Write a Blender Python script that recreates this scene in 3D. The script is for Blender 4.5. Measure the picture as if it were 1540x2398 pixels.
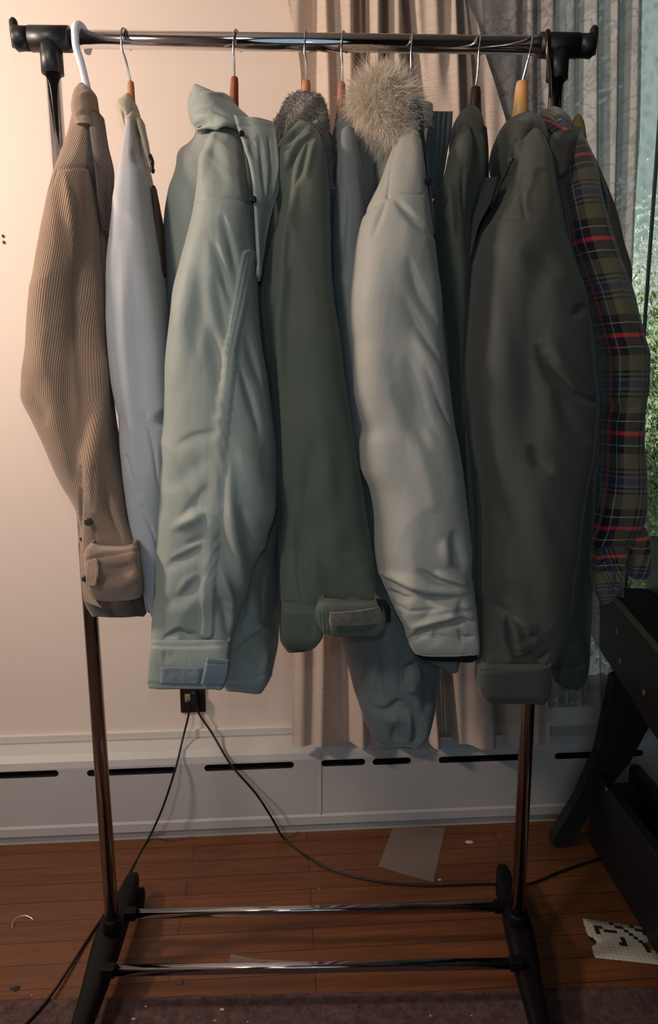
import bpy, bmesh, math, random
import numpy as np
from mathutils import Vector, Matrix

random.seed(4); RNG = np.random.RandomState(7)
for o in list(bpy.data.objects): bpy.data.objects.remove(o)
SC = bpy.context.scene
COL = SC.collection

# ------------------------------------------------------------------ camera
W0, H0, FPX = 1540.0, 2398.0, 1618.4
CP = np.array([0.0053, -1.1573, 1.0975]); YAW, PIT, ROL = 0.0198, 0.1709, -0.0021
cy_, sy_, cp_, sp_ = math.cos(YAW), math.sin(YAW), math.cos(PIT), math.sin(PIT)
FW = np.array([sy_*cp_, cy_*cp_, -sp_]); R0 = np.array([cy_, -sy_, 0.0]); U0 = np.cross(R0, FW)
RT = math.cos(ROL)*R0 + math.sin(ROL)*U0; UP = math.cos(ROL)*U0 - math.sin(ROL)*R0
cd = bpy.data.cameras.new('camera'); cam = bpy.data.objects.new('camera', cd); COL.objects.link(cam)
cam.matrix_world = Matrix([[RT[0], UP[0], -FW[0], CP[0]], [RT[1], UP[1], -FW[1], CP[1]], [RT[2], UP[2], -FW[2], CP[2]], [0, 0, 0, 1]])
cd.sensor_fit = 'VERTICAL'; cd.sensor_height = 24.0; cd.lens = FPX/H0*24.0; cd.clip_start = 0.02
SC.camera = cam

# ------------------------------------------------------------------ light and exposure
def srgb(h):
    h = h.lstrip('#'); v = [int(h[i:i+2], 16)/255 for i in (0, 2, 4)]
    return tuple(x/12.92 if x <= .04045 else ((x+.055)/1.055)**2.4 for x in v)
def light(name, kind, loc, target, energy, color, size=None, **k):
    d = bpy.data.lights.new(name, kind); d.energy = energy; d.color = color
    if kind == 'AREA': d.shape = 'DISK'; d.size = size
    elif size is not None: d.shadow_soft_size = size
    for a, b in k.items(): setattr(d, a, b)
    o = bpy.data.objects.new(name, d); COL.objects.link(o); o.location = loc
    o.rotation_euler = (Vector(target)-Vector(loc)).to_track_quat('-Z', 'Y').to_euler()
    return o
light('warm_lamp', 'AREA', (-1.50, -0.40, 1.78), (0.0, 0.35, 1.55), 23.0, (1.0, 0.81, 0.67), 0.20)
light('high_key_light', 'AREA', (-0.95, -1.35, 2.0), (-0.15, 0.0, 1.25), 10.0, (1.0, 0.90, 0.78), 0.30)  # added key light, upper left, angled to match the coat shadows
light('cool_fill_light', 'AREA', (-0.2, -2.3, 1.0), (-0.1, 0.0, 0.95), 7.0, (0.58, 0.84, 1.0), 2.2)  # added cool fill behind the camera; no window stands there
light('camera_flash', 'SPOT', (0.0, -1.15, 1.165), (-0.15, 0.0, 1.10), 3.5, (0.80, 0.92, 1.0), 0.008, spot_size=1.9, spot_blend=1.0)
wd = bpy.data.worlds.new('world'); SC.world = wd; wd.use_nodes = True
wd.node_tree.nodes['Background'].inputs[0].default_value = (0.72, 0.86, 0.80, 1); wd.node_tree.nodes['Background'].inputs[1].default_value = 0.45
SC.view_settings.view_transform = 'Standard'; SC.view_settings.look = 'None'; SC.view_settings.gamma = 1.0
SC.view_settings.exposure = 0.12; SC.view_settings.use_curve_mapping = False

# ------------------------------------------------------------------ helpers: measuring the place
def ray(px, py): return FW + RT*((px-W0/2)/FPX) - UP*((py-H0/2)/FPX)
def P(px, py, Y):
    d = ray(px, py); return CP + d*((Y-CP[1])/d[1])
def PZ(px, py, z):
    d = ray(px, py); return CP + d*((z-CP[2])/d[2])
WA = math.atan(0.048); EX = np.array([math.cos(WA), math.sin(WA), 0]); NO = np.array([math.sin(WA), -math.cos(WA), 0]); WO = np.array([0, 0.495, 0])
def RW(u, d, z): return WO + EX*u + NO*d + np.array([0, 0, z])          # wall frame: along, out of the wall, up
def PW(px, py, d):                                                       # point on plane parallel to the wall
    r = ray(px, py); t = ((WO+NO*d-CP) @ NO)/(r @ NO); return CP + r*t
def UZ(px, py, d):
    p = PW(px, py, d)-WO; return float(p @ EX), float(p[2])
def scr(V):
    V = np.asarray(V)-CP; z = V @ FW
    return W0/2 + FPX*(V @ RT)/z, H0/2 - FPX*(V @ UP)/z

def interp(ts, ks, vs):                                                  # smooth monotone interpolation
    ks = np.array(ks, float); vs = np.array(vs, float); h = np.diff(ks); d = np.diff(vs)/h
    m = np.zeros(len(ks)); m[0] = d[0]; m[-1] = d[-1]
    for i in range(1, len(ks)-1):
        m[i] = 0 if d[i-1]*d[i] <= 0 else 2*d[i-1]*d[i]/(d[i-1]+d[i])
    i = np.clip(np.searchsorted(ks, ts)-1, 0, len(h)-1); t = (ts-ks[i])/h[i]
    return (2*t**3-3*t**2+1)*vs[i] + (t**3-2*t**2+t)*h[i]*m[i] + (-2*t**3+3*t**2)*vs[i+1] + (t**3-t**2)*h[i]*m[i+1]

# ------------------------------------------------------------------ helpers: objects
def tag(o, label=None, cat=None, group=None, kind=None):
    if label: o['label'] = label
    if cat: o['category'] = cat
    if group: o['group'] = group
    if kind: o['kind'] = kind
    return o
def empty(name, loc, label, cat, group=None):
    o = bpy.data.objects.new(name, None); COL.objects.link(o); o.location = Vector(loc); o.empty_display_size = .02
    bpy.context.view_layer.update()
    return tag(o, label, cat, group)
def link(name, me, mat, parent=None):
    o = bpy.data.objects.new(name, me); COL.objects.link(o)
    if mat is not None and not me.materials: me.materials.append(mat)
    if parent is not None:
        o.parent = parent
        pw = Matrix.Translation(parent.location) if parent.parent is None else Matrix.Translation(parent.parent.location)
        o.matrix_parent_inverse = pw.inverted() if parent.parent is None else (pw @ parent.matrix_parent_inverse).inverted()
    return o
def mesh(name, V, F, mat, parent=None, smooth=True, uv=None):
    me = bpy.data.meshes.new(name); me.from_pydata([tuple(map(float, v)) for v in V], [], F); me.update()
    if smooth: me.polygons.foreach_set('use_smooth', [len(f) <= 6 for f in F])
    if uv is not None:
        l = me.uv_layers.new(name='UVMap'); idx = np.zeros(len(me.loops), int); me.loops.foreach_get('vertex_index', idx)
        l.data.foreach_set('uv', np.asarray(uv, np.float32)[idx].ravel())
    return link(name, me, mat, parent)
def from_bm(name, bm, mat, parent=None, smooth=False):
    me = bpy.data.meshes.new(name); bmesh.ops.recalc_face_normals(bm, faces=bm.faces); bm.to_mesh(me); bm.free()
    if smooth: me.polygons.foreach_set('use_smooth', [True]*len(me.polygons))
    return link(name, me, mat, parent)
def rings_mesh(rings, closed=True, cap=True):
    n = len(rings[0]); V = np.concatenate(rings); F = []
    for i in range(len(rings)-1):
        a = i*n; b = a+n
        for j in range(n if closed else n-1):
            k = (j+1) % n; F.append((a+j, a+k, b+k, b+j))
    if cap: F.append(tuple(range(n))[::-1]); F.append(tuple(range((len(rings)-1)*n, len(rings)*n)))
    return V, F
def tube_geo(path, r, n=12):
    path = [np.array(p, float) for p in path]; rr = r if hasattr(r, '__len__') else [r]*len(path); rings = []
    t0 = path[1]-path[0]; t0 /= np.linalg.norm(t0); a = np.array([0, 0, 1.0]) if abs(t0[2]) < .9 else np.array([1.0, 0, 0])
    nrm = np.cross(t0, a); nrm /= np.linalg.norm(nrm)
    for i, p in enumerate(path):
        t = path[min(i+1, len(path)-1)]-path[max(i-1, 0)]; t = t/(np.linalg.norm(t)+1e-12)
        nrm = nrm - t*(nrm @ t); nrm /= np.linalg.norm(nrm); b = np.cross(t, nrm)
        th = np.arange(n)*2*math.pi/n
        rings.append(p + rr[i]*(np.cos(th)[:, None]*nrm + np.sin(th)[:, None]*b))
    return rings_mesh(rings)
def tube(name, path, r, mat, parent=None, n=12): 
    V, F = tube_geo(path, r, n); return mesh(name, V, F, mat, parent)
def curve_pts(pts, n=40):
    pts = np.array(pts, float); d = np.r_[0, np.cumsum(np.linalg.norm(np.diff(pts, axis=0), axis=1))]; t = np.linspace(0, d[-1], n)
    # Catmull-Rom through the points
    out = []
    for s in t:
        i = min(max(np.searchsorted(d, s)-1, 0), len(pts)-2); u = (s-d[i])/(d[i+1]-d[i])
        p1, p2 = pts[i], pts[i+1]; p0 = pts[i-1] if i else 2*p1-p2; p3 = pts[i+2] if i+2 < len(pts) else 2*p2-p1
        out.append(.5*((2*p1)+(-p0+p2)*u+(2*p0-5*p1+4*p2-p3)*u*u+(-p0+3*p1-3*p2+p3)*u**3))
    return out
def box_bm(lo, hi, bev=0.0, seg=2, frame=None):
    bm = bmesh.new(); bmesh.ops.create_cube(bm, size=1.0)
    for v in bm.verts:
        v.co = Vector([lo[i]+(v.co[i]+.5)*(hi[i]-lo[i]) for i in range(3)])
    if bev: bmesh.ops.bevel(bm, geom=bm.edges[:], offset=bev, segments=seg, affect='EDGES', profile=.5)
    if frame:
        for v in bm.verts: v.co = Vector(frame(*v.co))
    return bm
def box(name, lo, hi, mat, parent=None, bev=0.0, frame=None, seg=2):
    return from_bm(name, box_bm(lo, hi, bev, seg, frame), mat, parent)
def prism(name, poly3, thick, mat, parent=None, bev=0.0):               # poly3: planar points, thick: vector
    bm = bmesh.new(); a = [bm.verts.new(Vector(p)) for p in poly3]; b = [bm.verts.new(Vector(np.array(p)+thick)) for p in poly3]; n = len(a)
    bm.faces.new(a[::-1]); bm.faces.new(b)
    for i in range(n): bm.faces.new((a[i], a[(i+1) % n], b[(i+1) % n], b[i]))
    if bev: bmesh.ops.bevel(bm, geom=bm.edges[:], offset=bev, segments=2, affect='EDGES', profile=.5)
    return from_bm(name, bm, mat, parent)

# ------------------------------------------------------------------ helpers: cloth
def fold_field(px, py, folds):
    out = np.zeros(px.shape)
    for f in folds:
        pts = np.array(f[0], float); w, a = f[1], f[2]; kind = f[3] if len(f) > 3 else 'g'
        L = np.r_[0, np.cumsum(np.linalg.norm(np.diff(pts, axis=0), axis=1))]; best = np.full(px.shape, 1e9); pos = np.zeros(px.shape); sgn = np.zeros(px.shape)
        for i in range(len(pts)-1):
            d = pts[i+1]-pts[i]; l2 = (d**2).sum(); t = np.clip(((px-pts[i, 0])*d[0]+(py-pts[i, 1])*d[1])/l2, 0, 1)
            ex = px-(pts[i, 0]+t*d[0]); ey = py-(pts[i, 1]+t*d[1]); D = np.hypot(ex, ey); m = D < best
            best = np.where(m, D, best); pos = np.where(m, (L[i]+t*math.sqrt(l2))/L[-1], pos); sgn = np.where(m, np.sign(d[0]*ey-d[1]*ex), sgn)
        taper = np.sin(np.clip(pos, 0, 1)*math.pi)**.9
        if kind in 'ga': w = w*(.55+.6*taper)
        q = best/w
        if kind == 'g': out += a*np.exp(-q*q)*taper
        elif kind == 's': out += a*np.exp(-q*q)                          # stitched groove, no taper
        elif kind == 'b': out += a*np.clip(1.25-q, 0, .25)*4             # raised band
        elif kind == 'a':                                                # crease: sharp on one side, soft on the other
            qq = np.where(sgn > 0, best/(w*1.25), best/(w*.5)); out += a*np.exp(-qq*qq)*taper
    return out
def wrinkle(V, amp, seed, fx=22., fz=7.):
    r = np.random.RandomState(seed); x, y, z = V[:, 0], V[:, 1], V[:, 2]; o = np.zeros(len(V)); wob = .020*np.sin(z*11+seed)+.012*np.sin(z*25+seed*2+x*18)
    for k in range(7):
        s = 1.5**(k*.45); o += np.sin((x+wob)*fx*s*r.uniform(.7, 1.3)*2 + z*fz*s*r.uniform(-1, 1)*2 + y*fx*s*r.uniform(-.7, .7) + r.uniform(0, 6.28))/s
    for k in range(4):                                                   # sharper creases, broken up so that they come and go
        a = r.uniform(-.9, .9); f = r.uniform(16, 34); c = np.abs(np.sin((x*math.cos(a)+wob*1.6+z*math.sin(a)*.55+.25*y)*f+r.uniform(0, 6.28)))
        gate = np.clip(np.sin(z*r.uniform(7, 14)+x*r.uniform(5, 20)+r.uniform(0, 6.28))*1.3, 0, 1); o += 1.9*((1-c)**2.2)*gate
    return o*amp*.75
def loft(name, st, mat, parent=None, folds=(), Yf=None, dep=None, sup=2.6, row=4.0, cols=110, wr=0.0009, seed=1, openb=0.0, opent=False, skew=0.0, lean=None, wrf=(22., 7.), mirror=None, round_top=0.0, tilt=0.0):
    """Cloth tube. st: rows (height row, left, right[, front Y, depth]) measured along the hanging piece."""
    st = [tuple(s) for s in st]; ks = [s[0] for s in st]
    yf = [s[3] if len(s) > 3 else Yf for s in st]; dp = [s[4] if len(s) > 4 else dep for s in st]
    n = max(6, int((ks[-1]-ks[0])/row)); ts = np.linspace(ks[0], ks[-1], n)
    xl, xr, yy, dd = [interp(ts, ks, c) for c in ([s[1] for s in st], [s[2] for s in st], yf, dp)]
    th = np.arange(cols)*2*math.pi/cols; c, s = np.cos(th), np.sin(th)
    cx = np.sign(c)*np.abs(c)**(2/sup); sx = np.sign(s)*np.abs(s)**(2/sup)
    xm = np.abs((xl+xr)/2-770)+1; dd = np.minimum(dd, .55*(xr-xl)*1.1/xm+.004); dd = np.convolve(np.pad(dd, 4, 'edge'), np.ones(9)/9, 'valid')
    fl = np.clip((ts-(ks[-1]-140))/140, 0, 1)*(1 if ks[-1] > 1250 and ks[-1]-ks[0] > 60 else 0)
    if ks[-1] > 1250 and ks[-1]-ks[0] <= 60 or (ks[0] > 1200): fl = fl*0+1
    dd = dd*(1-.68*fl)
    rings = []
    for i in range(n):
        e_ = 2/(sup+2.2*fl[i]); cx = np.sign(c)*np.abs(c)**e_; sx = np.sign(s)*np.abs(s)**e_
        Yc = yy[i]+dd[i]/2; zz = P((xl[i]+xr[i])/2, ts[i], yy[i]+dd[i]*.12)[2]; t2 = scr(np.array([P((xl[i]+xr[i])/2, ts[i], Yc)[0], Yc, zz]))[1]; A = P(xl[i], t2, Yc); B = P(xr[i], t2, Yc); C = (A+B)/2
        for _ in range(5):
            rr = C + cx[:, None]*(B-A)/2 - sx[:, None]*np.array([0, 1., 0])*dd[i]/2
            qx = scr(rr)[0]; A = A + np.array([(xl[i]-qx.min())/1400, 0, 0]); B = B + np.array([(xr[i]-qx.max())/1400, 0, 0])
            if B[0]-A[0] < .006: m_ = (A[0]+B[0])/2; A[0] = m_-.003; B[0] = m_+.003
            C = (A+B)/2
        rr[:, 2] += fl[i]**3*.0014*(np.sin(th*2+seed)+.4*np.sin(th*5+seed*2))
        if tilt: rr[:, 2] += tilt*(rr[:, 1]-Yc)
        rings.append(rr)
    R = np.array(rings)                                                  # n, cols, 3
    du = np.roll(R, -1, 1)-np.roll(R, 1, 1); dv = np.gradient(R, axis=0); N = np.cross(dv, du); N /= np.linalg.norm(N, axis=2)[:, :, None]+1e-12
    cc = R.mean(1, keepdims=True); flip = np.sign(((R-cc)*N).sum(2).mean()); N *= flip
    V = R.reshape(-1, 3); NN = N.reshape(-1, 3); front = np.clip(-NN[:, 1]*3+.6, 0, 1)
    px, py = scr(V)
    D = wrinkle(V, wr, seed, *wrf)
    soft = [f for f in folds if len(f) < 4 or f[3] in 'ga']; hard = [f for f in folds if f not in soft]
    if soft: D = D + fold_field(px, py, soft)*front
    for f in folds:
        if len(f) > 3 and f[3] == 'b': D = D*(1-.85*np.clip(fold_field(px, py, [(f[0], 24, 1.0, 's')]), 0, 1))
    if hard: D = D + fold_field(px, py, hard)*front
    seglen = np.linalg.norm(np.roll(R, -1, 1)-R, axis=2); u = np.cumsum(seglen, 1)-seglen; mid = int(cols*.25); u = u-u[:, mid:mid+1]
    u = (u + .0)                                                         # girth from the middle of the near side
    v = np.r_[0, np.cumsum(np.linalg.norm(np.diff(R[:, mid], axis=0), axis=1))]
    UV = np.stack([u+skew*v[:, None], np.repeat(-v[:, None], cols, 1)], 2).reshape(-1, 2)
    V = V + NN*D[:, None]
    F = []
    for i in range(n-1):
        a = i*cols; b = a+cols
        for j in range(cols):
            k = (j+1) % cols; F.append((a+j, b+j, b+k, a+k))
    V = list(V); UV = list(UV)
    def inner(base, dirz, inset):
        ring = np.array(V[base:base+cols]); ce = ring.mean(0); prev = base
        if (dirz > 0 and openb) or (dirz < 0 and opent):
            prev = len(V); V.extend(list(ring)); UV.extend(UV[base:base+cols])       # hard edge at the hem
        for q, (sc, dz) in enumerate([(1-inset*.35, -.35*dirz*.004), (1-inset, 0), (1-inset*1.2, dirz*.03), (.02, dirz*.05)]):
            nr = ce + (ring-ce)*sc + np.array([0, 0, dz]); st0 = len(V); V.extend(list(nr)); UV.extend(UV[base:base+cols])
            for j in range(cols):
                k = (j+1) % cols; f = (prev+j, st0+j, st0+k, prev+k); F.append(f if dirz > 0 else f[::-1])
            prev = st0
    inner((n-1)*cols, 1 if openb else -.1, openb if openb else .25)
    if opent: inner(0, -1, .08)
    else: inner(0, .1, .25)
    o = mesh(name, V, F, mat, parent, True, UV); me = o.data; p_ = me.polygons[(n//2)*cols+mid]
    if p_.normal.y > 0: me.flip_normals()
    return o
def sheet(name, rows, mat, parent=None, folds=(), thick=0.002, bulge=0.0, nu=30, nv=60, wr=.0004, seed=3, skew=0.0, wave=None):
    """Cloth panel with thickness. rows: (xl, yl, Yl, xr, yr, Yr)."""
    k = np.arange(len(rows)); t = np.linspace(0, len(rows)-1, nv); C = [interp(t, k, [r[i] for r in rows]) if len(rows) > 1 else None for i in range(6)]
    G = np.zeros((nv, nu, 3)); s = np.linspace(0, 1, nu)
    for i in range(nv):
        A = P(C[0][i], C[1][i], C[2][i]); B = P(C[3][i], C[4][i], C[5][i])
        G[i] = A + (B-A)*s[:, None]; G[i, :, 1] -= bulge*np.sin(s*math.pi)
        if wave: G[i, :, 1] += wave[0]*np.sin(s*math.pi*2*wave[1]+i*.05)
    N = np.cross(np.gradient(G, axis=1), np.gradient(G, axis=0)); N /= np.linalg.norm(N, axis=2)[:, :, None]+1e-12
    if N[:, :, 1].mean() > 0: N = -N
    V = G.reshape(-1, 3); NN = N.reshape(-1, 3); px, py = scr(V); D = wrinkle(V, wr, seed)
    if folds: D = D+fold_field(px, py, folds)
    e = np.minimum(np.minimum(np.arange(nv)[:, None], nv-1-np.arange(nv)[:, None]), np.minimum(np.arange(nu)[None], nu-1-np.arange(nu)[None])).ravel()
    th = np.where(e == 0, .15, np.where(e == 1, .75, 1.0))*thick
    Fv = V+NN*(D+th/2)[:, None]; Bv = V+NN*(D-th/2)[:, None]; m = nv*nu; F = []
    for i in range(nv-1):
        for j in range(nu-1):
            a = i*nu+j; F.append((a, a+nu, a+nu+1, a+1)); F.append((m+a, m+a+1, m+a+nu+1, m+a+nu))
    for i in range(nv-1):
        a = i*nu; F.append((a, m+a, m+a+nu, a+nu)); a = i*nu+nu-1; F.append((a, a+nu, m+a+nu, m+a))
    for j in range(nu-1):
        F.append((j, j+1, m+j+1, m+j)); a = (nv-1)*nu+j; F.append((a, m+a, m+a+1, a+1))
    uu = np.linalg.norm(G-G[:, :1], axis=2); vv = np.cumsum(np.r_[0, np.linalg.norm(np.diff(G[:, nu//2], axis=0), axis=1)])[:, None].repeat(nu, 1)
    UV = np.stack([uu+skew*vv, -vv], 2).reshape(-1, 2); UV = np.concatenate([UV, UV])
    return mesh(name, np.concatenate([Fv, Bv]), F, mat, parent, True, UV)
def hairs(name, base_fn, count, length, mat, parent=None, seed=1, w=.0006, droop=.3, curl=.3, seg=4):
    r = np.random.RandomState(seed); V = []; F = []
    for _ in range(count):
        p, n = base_fn(r); n = n + r.normal(0, curl, 3); n /= np.linalg.norm(n); L = length*r.uniform(.5, 1.15)
        side = np.cross(n, r.normal(0, 1, 3)); side /= np.linalg.norm(side); bend = r.normal(0, .35, 3)+np.array([0, 0, -droop]); b0 = len(V)
        for k in range(seg):
            t = k/(seg-1); q = p+n*L*t+bend*L*t*t*.6; ww = w*(1-t*.92)
            V.append(q-side*ww); V.append(q+side*ww)
        for k in range(seg-1):
            a = b0+2*k; F.append((a, a+1, a+3, a+2))
    return mesh(name, V, F, mat, parent)

# ------------------------------------------------------------------ materials
def new_mat(name):
    m = bpy.data.materials.new(name); m.use_nodes = True; nt = m.node_tree; return m, nt, nt.nodes['Principled BSDF']
def N_(nt, t, **k):
    n = nt.nodes.new(t)
    for a, b in k.items():
        if a in n.inputs.keys() if isinstance(a, str) else False: n.inputs[a].default_value = b
        else: setattr(n, a, b)
    return n
def mth(nt, op, a, b=None):
    n = nt.nodes.new('ShaderNodeMath'); n.operation = op
    for i, x in enumerate((a, b)):
        if x is None: continue
        if isinstance(x, (int, float)): n.inputs[i].default_value = x
        else: nt.links.new(x, n.inputs[i])
    return n.outputs[0]
def plain(name, col, rough=.5, metal=0.0, bump=0.0, bscale=200., var=0.0, coat=0.0, vs=8., spec=.5):
    m, nt, b = new_mat(name); c = (*srgb(col), 1) if isinstance(col, str) else (*col, 1)
    b.inputs['Base Color'].default_value = c; b.inputs['Roughness'].default_value = rough; b.inputs['Metallic'].default_value = metal; b.inputs['Coat Weight'].default_value = coat
    b.inputs['Specular IOR Level'].default_value = spec
    tc = N_(nt, 'ShaderNodeTexCoord')
    if var:
        no = N_(nt, 'ShaderNodeTexNoise', Scale=vs, Detail=5.0); nt.links.new(tc.outputs['Object'], no.inputs['Vector'])
        mx = N_(nt, 'ShaderNodeMix', data_type='RGBA'); mx.inputs[6].default_value = tuple(x*(1-var) for x in c[:3])+(1,); mx.inputs[7].default_value = tuple(min(1, x*(1+var)) for x in c[:3])+(1,)
        nt.links.new(no.outputs[0], mx.inputs[0]); nt.links.new(mx.outputs[2], b.inputs['Base Color'])
    if bump:
        n2 = N_(nt, 'ShaderNodeTexNoise', Scale=bscale, Detail=4.0); nt.links.new(tc.outputs['Object'], n2.inputs['Vector'])
        bp = N_(nt, 'ShaderNodeBump'); bp.inputs['Strength'].default_value = bump; bp.inputs['Distance'].default_value = .002
        nt.links.new(n2.outputs[0], bp.inputs['Height']); nt.links.new(bp.outputs[0], b.inputs['Normal'])
    return m
def fabric(name, col, rough=.75, sheen=.15, weave=.12, var=.07, spec=.3, crinkle=.25):
    m, nt, b = new_mat(name); c = srgb(col)
    b.inputs['Roughness'].default_value = rough; b.inputs['Sheen Weight'].default_value = sheen; b.inputs['Sheen Roughness'].default_value = .5; b.inputs['Specular IOR Level'].default_value = spec
    tc = N_(nt, 'ShaderNodeTexCoord'); uv = N_(nt, 'ShaderNodeUVMap')
    mp = N_(nt, 'ShaderNodeMapping'); mp.inputs['Scale'].default_value = (1, 1, .35); nt.links.new(tc.outputs['Object'], mp.inputs[0])
    no = N_(nt, 'ShaderNodeTexNoise', Scale=16.0, Detail=6.0, Roughness=.6); nt.links.new(mp.outputs[0], no.inputs['Vector'])
    mx = N_(nt, 'ShaderNodeMix', data_type='RGBA'); mx.inputs[6].default_value = tuple(x*(1-var) for x in c)+(1,); mx.inputs[7].default_value = tuple(x*(1+var) for x in c)+(1,)
    nt.links.new(no.outputs[0], mx.inputs[0]); nt.links.new(mx.outputs[2], b.inputs['Base Color'])
    w1 = N_(nt, 'ShaderNodeTexWave', Scale=420.0); w1.bands_direction = 'X'; w2 = N_(nt, 'ShaderNodeTexWave', Scale=420.0); w2.bands_direction = 'Y'
    nt.links.new(uv.outputs[0], w1.inputs[0]); nt.links.new(uv.outputs[0], w2.inputs[0]); ad = mth(nt, 'ADD', w1.outputs[1], w2.outputs[1])
    b1 = N_(nt, 'ShaderNodeBump'); b1.inputs['Strength'].default_value = weave; b1.inputs['Distance'].default_value = .0003; nt.links.new(ad, b1.inputs['Height'])
    m2 = N_(nt, 'ShaderNodeMapping'); m2.inputs['Scale'].default_value = (1, 1, .45); m2.inputs['Rotation'].default_value = (0, .25, 0); nt.links.new(tc.outputs['Object'], m2.inputs[0])
    n3 = N_(nt, 'ShaderNodeTexNoise', Scale=28.0, Detail=4.0, Roughness=.45); n3.inputs['Distortion'].default_value = .4; nt.links.new(m2.outputs[0], n3.inputs['Vector'])
    b2 = N_(nt, 'ShaderNodeBump'); b2.inputs['Strength'].default_value = crinkle; b2.inputs['Distance'].default_value = .006; nt.links.new(n3.outputs[0], b2.inputs['Height']); nt.links.new(b1.outputs[0], b2.inputs['Normal'])
    nt.links.new(b2.outputs[0], b.inputs['Normal'])
    return m
def corduroy(name, col, dark):
    m, nt, b = new_mat(name); b.inputs['Roughness'].default_value = .85; b.inputs['Sheen Weight'].default_value = .35; b.inputs['Specular IOR Level'].default_value = .2
    uv = N_(nt, 'ShaderNodeUVMap'); sp = N_(nt, 'ShaderNodeSeparateXYZ'); nt.links.new(uv.outputs[0], sp.inputs[0])
    no = N_(nt, 'ShaderNodeTexNoise', Scale=30.0, Detail=3.0); nt.links.new(uv.outputs[0], no.inputs['Vector'])
    x = mth(nt, 'ADD', sp.outputs[0], mth(nt, 'MULTIPLY', no.outputs[0], .0012))
    s = mth(nt, 'SINE', mth(nt, 'MULTIPLY', x, 2*math.pi/.0027)); h = mth(nt, 'POWER', mth(nt, 'MULTIPLY_ADD', s, .5), .6)
    n = h.node; h = mth(nt, 'ABSOLUTE', mth(nt, 'MULTIPLY', mth(nt, 'ADD', s, 1.0), .5))
    n2 = N_(nt, 'ShaderNodeTexNoise', Scale=500.0, Detail=2.0); nt.links.new(uv.outputs[0], n2.inputs['Vector'])
    hh = mth(nt, 'ADD', h, mth(nt, 'MULTIPLY', n2.outputs[0], .35))
    bp = N_(nt, 'ShaderNodeBump'); bp.inputs['Strength'].default_value = .8; bp.inputs['Distance'].default_value = .0008; nt.links.new(hh, bp.inputs['Height']); nt.links.new(bp.outputs[0], b.inputs['Normal'])
    mx = N_(nt, 'ShaderNodeMix', data_type='RGBA'); mx.inputs[6].default_value = (*srgb(dark), 1); mx.inputs[7].default_value = (*srgb(col), 1)
    n3 = N_(nt, 'ShaderNodeTexNoise', Scale=14.0, Detail=5.0); nt.links.new(uv.outputs[0], n3.inputs['Vector'])
    nt.links.new(mth(nt, 'ADD', mth(nt, 'MULTIPLY', h, .75), mth(nt, 'MULTIPLY', n3.outputs[0], .45)), mx.inputs[0]); nt.links.new(mx.outputs[2], b.inputs['Base Color'])
    return m
def plaid(name, per=.137, off=(0.0, 0.0)):
    m, nt, b = new_mat(name); b.inputs['Roughness'].default_value = .9; b.inputs['Sheen Weight'].default_value = .3; b.inputs['Specular IOR Level'].default_value = .15
    uv = N_(nt, 'ShaderNodeUVMap'); sp = N_(nt, 'ShaderNodeSeparateXYZ'); nt.links.new(uv.outputs[0], sp.inputs[0])
    R, NV, WH, TN, BK, BL, TG = '#c8202e', '#15141c', '#8f8880', '#57503f', '#09090b', '#223158', '#54524a'
    stops = [(0, R), (.020, NV), (.120, WH), (.129, NV), (.21, TN), (.365, BK), (.385, TG), (.415, BK), (.435, TG), (.468, BL), (.532, TG), (.565, BK), (.585, TG), (.615, BK), (.635, TN), (.79, NV), (.871, WH), (.880, NV), (.980, R)]
    cols = []
    for i in (0, 1):
        t = mth(nt, 'FRACT', mth(nt, 'ADD', mth(nt, 'MULTIPLY', sp.outputs[i], 1/per), 10+off[i]))
        cr = N_(nt, 'ShaderNodeValToRGB'); cr.color_ramp.interpolation = 'CONSTANT'; e = cr.color_ramp.elements
        e[0].position = 0; e[0].color = (*srgb(stops[0][1]), 1); e[1].position = stops[1][0]; e[1].color = (*srgb(stops[1][1]), 1)
        for p, c in stops[2:]:
            q = e.new(p); q.color = (*srgb(c), 1)
        nt.links.new(t, cr.inputs[0]); cols.append(cr)
    # twill weave: fine diagonal alternation of warp and weft
    tw = mth(nt, 'SINE', mth(nt, 'MULTIPLY', mth(nt, 'ADD', sp.outputs[0], sp.outputs[1]), 2*math.pi/.0022))
    mx = N_(nt, 'ShaderNodeMix', data_type='RGBA'); nt.links.new(mth(nt, 'ADD', mth(nt, 'MULTIPLY', tw, .12), .54), mx.inputs[0])
    nt.links.new(cols[0].outputs[0], mx.inputs[6]); nt.links.new(cols[1].outputs[0], mx.inputs[7]); nt.links.new(mx.outputs[2], b.inputs['Base Color'])
    n2 = N_(nt, 'ShaderNodeTexNoise', Scale=600.0); nt.links.new(uv.outputs[0], n2.inputs['Vector'])
    bp = N_(nt, 'ShaderNodeBump'); bp.inputs['Strength'].default_value = .5; bp.inputs['Distance'].default_value = .0006; nt.links.new(n2.outputs[0], bp.inputs['Height']); nt.links.new(bp.outputs[0], b.inputs['Normal'])
    return m
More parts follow.
